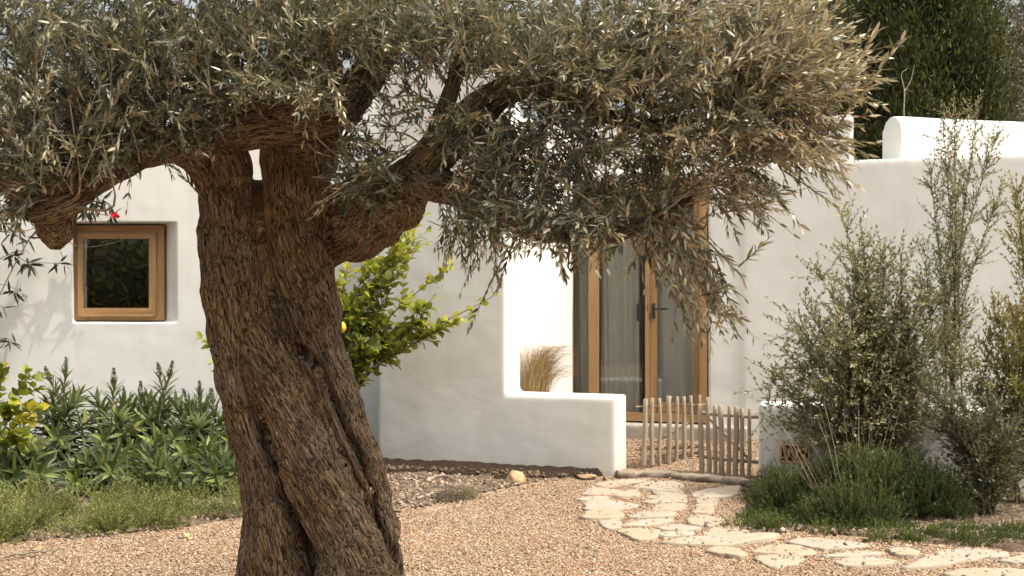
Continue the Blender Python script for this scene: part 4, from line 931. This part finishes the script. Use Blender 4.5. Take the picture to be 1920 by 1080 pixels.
# ---- broad leaved plants: yellow green one at the edge, lemon behind the trunk
M['lime'] = leafmat('yellow green broad leaves', [(0, (.05, .08, .015)), (.6, (.15, .19, .03)), (.85, (.26, .28, .03)), (1, (.42, .36, .03))], None, .4, .32, (.36, .36, .03), .45)
M['lemonleaf'] = leafmat('lemon leaves', [(0, (.035, .058, .014)), (.4, (.085, .12, .02)), (.7, (.21, .245, .03)), (1, (.40, .38, .06))], [(0, (.08, .11, .03)), (.5, (.17, .20, .05)), (1, (.36, .36, .09))], .35, .38, (.50, .50, .03), .5)
def broad_plant(name, base, tips, label, cat, mat, L, Wd, n, tone, group=None, Yj=.2, rs=.012, start=.3, twigs=5):
    base = Vector(base); root = empty(name, base, label, cat, group); LV, TW = Leaves(), []
    for px, py, Y, tn in tips:
        e = np.array(W(px, py, Y)); b = np.array(base) + R.normal(size=3) * (.03, .03, 0); v = e - b
        P = spline([b, b + v * .5 + np.array([-v[0] * .22, -v[1] * .2, .08 * np.linalg.norm(v)]), e], 16); TW.append((P, np.linspace(rs, .003, 16)))
        leafy(LV, P, n, L, Wd, 1.0, start, rr=tn + .1, curl=.16)
        for _ in range(twigs):
            p, T = at(P, [R.uniform(start + .1, .95)]); S = curve(p[0], T[0] + rdir(1)[0] * .7, R.uniform(.1, .26), R.normal(size=3) * .15, 5)
            TW.append((S, np.linspace(.003, .0014, 5))); leafy(LV, S, 9, L, Wd, .95, .15, rr=tn + R.normal() * .1, curl=.16)
    LV.build('foliage', mat, root, 'broad', .35); tube_obj('branch', TW, M['stem'], root, 6); return root
broad_plant('hibiscus', W(-10, 905, 9.2), [(8, 690, 9.2, .5), (48, 700, 9.3, .35), (-20, 720, 9.1, .5), (72, 765, 8.8, .98), (20, 760, 9.0, .55), (15, 815, 8.8, .6), (40, 820, 8.7, .6), (-30, 800, 8.9, .5)],
            'broad leaved plant with yellow leaves at the left edge of the bed', 'plant', M['lime'], .12, .075, 14, .6, start=.5, twigs=3)
lemon = broad_plant('lemon_tree', W(612, 890, 9.9), [(795, 405, 9.9, .85), (770, 440, 9.8, .75), (740, 470, 9.8, .6), (700, 480, 9.9, .7), (655, 490, 10.0, .85), (640, 520, 9.9, .9), (690, 540, 9.7, .4), (735, 540, 9.8, .4), (780, 470, 9.7, .7), (650, 600, 9.8, .3), (680, 640, 9.7, .12), (720, 600, 9.8, .3), (842, 495, 9.8, .85), (812, 560, 9.7, .75), (925, 555, 9.7, .85), (880, 590, 9.7, .85), (830, 602, 9.7, .75), (780, 600, 9.7, .6), (660, 670, 9.8, .1), (705, 655, 9.7, .12), (740, 630, 9.8, .3), (640, 560, 9.8, .6), (395, 650, 10.1, .7), (400, 680, 10.0, .6)],
            'lemon tree with bright yellow green leaves growing behind the olive trunk', 'tree', M['lemonleaf'], .118, .066, 24, .6, start=.42, twigs=8, rs=.016)
bm = bmesh.new(); bmesh.ops.create_uvsphere(bm, u_segments=20, v_segments=14, radius=.036)
for v in bm.verts:
    v.co.z *= 1.25; v.co += v.co.normalized() * .003 * nz(v.co, 40)
    if abs(v.co.z) > .04: v.co.z *= 1.12
    v.co += W(642, 614, 9.5)
from_bm('fruit', bm, plain('lemon peel', (.55, .42, .03), .45, 200, .08, .3, .5), lemon, True)

# ---- pampas tuft behind the low wing
M['pampas'] = leafmat('dry pampas', [(0, (.22, .13, .055)), (.5, (.54, .37, .16)), (1, (.72, .56, .32))], None, .8, .25, (.5, .38, .2), .15)
b = np.array(W(1000, 800, 10.75)); tuft = empty('pampas_grass', b, 'straw coloured grass tuft spilling over the low wing against the porch', 'grass tuft')
TWp = []; lv = Leaves()
for _ in range(1100):
    a = R.normal(); s0 = b + np.array([R.normal() * .05, R.normal() * .04, 0]); top = R.uniform(.8, 1.32)
    dx = abs(R.normal()) * .085 + .02 if R.random() < .85 else -.05; P = np.array([s0 + np.array([dx * t ** 1.5 * (1.0 + .6 * t) * 1.25, -.08 * t * R.random(), top * (t - .38 * t ** 3.2)]) for t in np.linspace(0, 1, 8)])
    TWp.append((P, np.linspace(.0016, .0006, 8)))
V, Q = tubes(TWp, 3); link('blade', mesh_np('blade', V, [Q], {'rnd': np.repeat(R.random(len(TWp)), 24)}), M['pampas'], tuft)
bpy.data.objects['blade']['kind'] = 'stuff'

# ---- oleander reaching in from the left, with one red flower
M['oleander'] = leafmat('oleander leaves', [(0, (.022, .026, .014)), (.7, (.055, .06, .03)), (1, (.20, .15, .06))], None, .4, .12)
ol = empty('oleander', W(-150, 860, 11.3), 'dark leaved oleander reaching in at the left edge with one red flower', 'shrub')
LV, TW = Leaves(), []; ob = np.array(W(-150, 860, 11.3))
for pts, leaves in ((((-60, 520), (0, 432), (66, 449)), [(22, 436, 9), (50, 447, 6)]), (((-60, 560), (10, 480), (54, 491), (120, 494)), [(52, 495, 12), (22, 482, 7), (116, 494, 5)]), (((-60, 580), (0, 534), (49, 554)), [(30, 547, 7), (45, 553, 4)]),
                    (((-60, 620), (-10, 572), (4, 578)), [(0, 575, 5)]), (((-60, 660), (0, 634), (28, 641)), [(18, 639, 6)]), (((-60, 480), (60, 430), (140, 400), (212, 404)), [(175, 380, 8), (192, 374, 6), (205, 408, 7), (168, 395, 6)]),
                    (((60, 440), (140, 460), (180, 462), (232, 450)), [(150, 460, 3), (200, 458, 4), (228, 450, 3)]), (((-60, 420), (-10, 400), (20, 425)), [(5, 415, 8)]), (((-80, 700), (-10, 660), (2, 680)), [(0, 690, 4)])):
    Yo = 11.43 + R.uniform(-.08, .06); Q = [np.array(W(*p, Yo)) for p in pts]; P = spline([ob + R.normal(size=3) * .03] + Q, 26); TW.append((P, np.linspace(.007, .0022, 26)))
    for px, py, n in leaves:
        n = int(n * 1.6) + 1; c = np.array(W(px, py, Yo)); small = n < 8; d = rdir(n) * (1, .5, 1) + (0.1, 0, -.25)
        LV.add(np.repeat(c[None], n, 0) + R.normal(size=(n, 3)) * (.03, .02, .012), d, UP + R.normal(size=(n, 3)) * .6, (.04 if small else .165) * R.uniform(.7, 1.15, n), .014 if small else .034, np.clip(R.normal(size=n) * .2 + .35, 0, 1))
LV.build('foliage', M['oleander'], ol, 'lance'); tube_obj('stem', TW, M['stem'], ol, 5)
FL = Leaves(); c = np.array(W(214, 404, 11.3)); FL.add(np.repeat(c[None], 16, 0) + R.normal(size=(16, 3)) * .008, rdir(16), rdir(16), .05, .042, None, .3)
FL.build('flower', leafmat('red petals', [(0, (.35, .01, .02)), (1, (.75, .03, .05))], None, .5, .3, (.8, .03, .05)), ol, 'broad', .3)

# ================================================================== THINGS ON THE GROUND
def rock(px, py, r, mat, label):
    c = G(px, py); bm = bmesh.new(); bmesh.ops.create_icosphere(bm, subdivisions=4, radius=1)
    s = random.uniform(0, 99)
    for v in bm.verts:
        k = 1 + .30 * nz(v.co, 1.1, s) + .08 * nz(v.co, 4, s) + .03 * nz(v.co, 11, s)
        v.co = Vector((v.co.x * r[0] * k, v.co.y * r[1] * k, v.co.z * r[2] * k)) + Vector((c.x, c.y + r[1], r[2] * .6))
    tag(from_bm('rock', bm, mat, None, True), label, 'rock', 'rocks by the garden wall')
M['rock'] = plain('ochre limestone', (.47, .32, .18), .9, 14, .35, .8)
M['rock2'] = plain('brown limestone', (.30, .20, .12), .9, 14, .35, .8)
rock(968, 908, (.083, .07, .062), M['rock'], 'ochre rock on the dark soil against the garden wall')
rock(1101, 898, (.085, .06, .022), M['rock2'], 'flat brown rock at the foot of the low wing')
def stick(pts, r, label, mat='dead'):
    P = spline([np.array(G(px, py, .03)) for px, py in pts], 14); P += R.normal(size=P.shape) * .004
    V, Q = tubes([(P, np.linspace(r, r * .45, 14) * R.uniform(.85, 1.15, 14))], 7)
    tag(link('fallen_stick', mesh_np('fallen_stick', V, [Q]), M[mat]), label, 'stick', 'dead sticks lying on the ground')
stick([(8, 1044), (60, 1036), (122, 1030)], .011, 'long dead stick lying in the gravel below the ground cover', 'twig')
stick([(800, 897), (835, 892), (858, 902)], .012, 'pale crooked stick lying on the dark soil')
stick([(782, 934), (820, 922), (868, 906)], .010, 'thin dead stick leaning over the stony soil by the dry tuft')
LV, TW = Leaves(), []
tf = empty('dry_tuft', G(855, 948), 'small half dead grey and green tuft on the stony soil', 'tuft')
M['tuft'] = leafmat('half dead tuft', [(0, (.09, .07, .045)), (.5, (.19, .16, .10)), (.75, (.17, .19, .06)), (1, (.28, .28, .09))], None, .7, .2)
sprays(LV, TW, np.array(G(838, 945)) + (0, .1, 0), (.15, .12, .13), 150, .11, (.020, .0035), .25, 18, .7)
sprays(LV, TW, np.array(G(876, 940)) + (0, .08, 0), (.12, .1, .12), 120, .10, (.020, .0035), .85, 18, .7)
LV.build('foliage', M['tuft'], tf, 'needle'); tube_obj('stem', TW, M['dead'], tf, 3)
def litter(px, py, s, label, mat):
    L = Leaves(); c = np.array(G(px, py, .03)); L.add(c[None], R.normal(size=(1, 3)) * (1, 1, .1) + (.3, 0, .15), UP[None] + R.normal(size=(1, 3)) * .3, s, s * .55, .9, .3)
    o = L.build('fallen_leaf', mat, None, 'broad', .5); tag(o, label, 'leaf', 'fallen leaves on the gravel')
M['leafdry'] = leafmat('fallen leaves', [(0, (.35, .30, .10)), (1, (.50, .46, .20))], None, .6, .25)
litter(78, 1030, .11, 'pale green fallen leaf just above the long dead stick', M['leafdry'])
litter(343, 1001, .09, 'pale fallen leaf on the gravel edge near the trunk', M['leafdry'])
litter(726, 922, .07, 'yellow fallen leaf beside the trunk on stony soil', leafmat('yellow fallen leaf', [(0, (.5, .4, .05)), (1, (.6, .48, .06))], None, .6, .25))

L = Leaves(); x, y = scatter(1500, 6.0, 10.6); z = zg(x, y) + .022
L.add(np.stack([x, y, z], -1), rdir(1500) * (1, 1, .15), UP + R.normal(size=(1500, 3)) * .25, R.uniform(.03, .055, 1500), .011)
tag(L.build('leaf_litter', leafmat('dry olive leaves', [(0, (.05, .03, .016)), (.5, (.15, .095, .05)), (1, (.30, .22, .13))], None, .7, .1), None, 'lance'), 'small dry olive leaves scattered over the ground', 'leaf litter', kind='stuff')

# ================================================================== TREES BEYOND THE HOUSE
def far_tree(name, base, prof, label, mat, n, leaf, trunk=.12, up=.9, group='trees beyond the house', clump=60, out=.5, tuft=.25):
    """prof: (height, radius) pairs; leaf sprays in clumps over the surface and inside"""
    root = empty(name, base, label, 'tree', group); LV = Leaves(); b = np.array(base); H = prof[-1][0]; hs, rs_ = zip(*prof)
    nc = n // clump; h = (.2 + .8 * R.random(nc)) * H; a = R.uniform(0, 6.283, nc); rr = np.interp(h, hs, rs_)
    q = np.sqrt(R.uniform(.30, 1.0, nc)) * rr * (1 + .13 * np.sin(a * 5 + h * 2.3) + .08 * R.normal(size=nc))
    c = b + np.stack([q * np.cos(a), q * np.sin(a), h], -1)
    for i in range(nc):
        p = c[i] + R.normal(size=(clump, 3)) * tuft * (1, 1, 1.35)
        o = np.array([np.cos(a[i]), np.sin(a[i]), 0]); d = UP * up + o * out + R.normal(size=(clump, 3)) * .4
        LV.add(p, d, o + R.normal(size=(clump, 3)) * .5, leaf[0] * R.uniform(.6, 1.3, clump), leaf[1], np.clip(.45 + R.normal() * .2 + R.normal(size=clump) * .18, 0, 1))
    LV.build('crown', mat, root, 'lance')
    t = np.linspace(0, 1, 12); tube_obj('trunk', [(b + np.stack([.1 * np.sin(t * 4), 0 * t, t * H * .92], -1), trunk * (1.05 - t))], M['stem'], root, 8)
M['cypress'] = leafmat('cypress sprays', [(0, (.018, .021, .009)), (.5, (.042, .048, .016)), (.85, (.085, .090, .024)), (1, (.17, .165, .04))], None, .65, .15, (.16, .18, .02), .2)
M['pine'] = leafmat('dark pine needles', [(0, (.03, .036, .014)), (.5, (.07, .078, .026)), (1, (.17, .165, .06))], None, .65, .18, (.18, .18, .04), .2)
M['grey'] = leafmat('pale grey leaves', [(0, (.15, .135, .095)), (.5, (.27, .245, .18)), (1, (.42, .38, .29))], None, .7, .25)
far_tree('cypress', (6.66, 17.2, 0), [(0, .8), (1.5, 1.1), (4, 1.16), (6, 1.08), (8, .7), (9.5, .12)], 'dense dark green cypress standing behind the parapet', M['cypress'], 150000, (.10, .024), clump=62, tuft=.13)
far_tree('pine_tree', (5.6, 20.5, 0), [(0, 1.0), (2, 1.5), (5, 1.6), (7, 1.2), (8.5, .3)], 'looser olive green tree seen through the gap in the parapet', M['pine'], 40000, (.15, .04), clump=40, tuft=.24, up=.4)
far_tree('pale_tree', (10.3, 20.0, 0), [(0, .8), (2, 1.5), (5, 1.6), (7, 1.1), (8, .3)], 'pale greyish tree at the picture edge beyond the cypress', M['grey'], 24000, (.16, .045), clump=40, tuft=.25, up=.3)
# a bare twig each side of the cypress foot
dt = [W(1695, 215, 12), W(1696, 170, 12), W(1690, 140, 12), W(1702, 128, 12)]; dt2 = [W(1697, 170, 12), W(1708, 150, 12), W(1714, 122, 12)]
V, Q = tubes([(spline([np.array(W(1697, 330, 12))] + [np.array(p) for p in dt], 16), np.linspace(.010, .003, 16)), (spline([np.array(p) for p in dt2], 10), np.linspace(.006, .002, 10))], 5)
tag(link('bare_branch', mesh_np('bare_branch', V, [Q]), M['dead']), 'forked bare pale branch standing behind the parapet', 'branch')
# wood behind the viewer, seen in the glass
LV = Leaves(); nW = 26000
x = R.uniform(-26, 26, nW); z = R.random(nW) ** .8 * (3.6 + 1.2 * np.sin(x * .9) + .8 * np.sin(x * 2.3)); y = -9 - R.random(nW) * 2.5
LV.add(np.stack([x, y, z], -1), rdir(nW) + UP * .3, rdir(nW), .34, .12, None)
tag(LV.build('woods', M['pine'], None, 'lance'), 'dark mass of trees mirrored in the window', 'woods', kind='stuff')

# ================================================================== LIGHT, SKY, CAMERA
w = bpy.data.worlds.new('World'); bpy.context.scene.world = w; w.use_nodes = True
nt = w.node_tree; bg = nt.nodes['Background']
sky = nt.nodes.new('ShaderNodeTexSky'); sky.sky_type = 'NISHITA'; sky.sun_disc = False
sky.sun_elevation = math.asin(SUN.z); sky.sun_rotation = math.atan2(SUN.x, SUN.y)
sky.air_density = 1.8; sky.dust_density = 9.0; sky.ozone_density = .8
hsv = nt.nodes.new('ShaderNodeHueSaturation'); hsv.inputs['Saturation'].default_value = .5; nt.links.new(sky.outputs[0], hsv.inputs['Color'])
nt.links.new(hsv.outputs[0], bg.inputs[0]); bg.inputs[1].default_value = .15
sun = bpy.data.lights.new('sun', 'SUN'); sun.energy = 2.0; sun.angle = math.radians(.5); sun.color = (1.0, .93, .82)
so = bpy.data.objects.new('sun', sun); C.objects.link(so); so.rotation_euler = SUN.to_track_quat('Z', 'Y').to_euler(); so.location = SUN * 30
cam = bpy.data.cameras.new('camera'); co_ = bpy.data.objects.new('camera', cam); C.objects.link(co_)
co_.location = (0, 0, EYE); co_.rotation_euler = (math.pi / 2, 0, 0)
cam.sensor_width = 36; cam.lens = F / 1920 * 36; cam.shift_y = (YH - 540) / 1920; cam.clip_end = 1000
cam.dof.use_dof = True; cam.dof.focus_distance = 7.0; cam.dof.aperture_fstop = 8
sc = bpy.context.scene; sc.camera = co_
sc.view_settings.view_transform = 'Standard'; sc.view_settings.look = 'None'; sc.view_settings.gamma = 1; sc.view_settings.exposure = .82
sc.render.engine = 'CYCLES'; sc.cycles.use_denoising = True; sc.cycles.max_bounces = 8; sc.cycles.transparent_max_bounces = 8
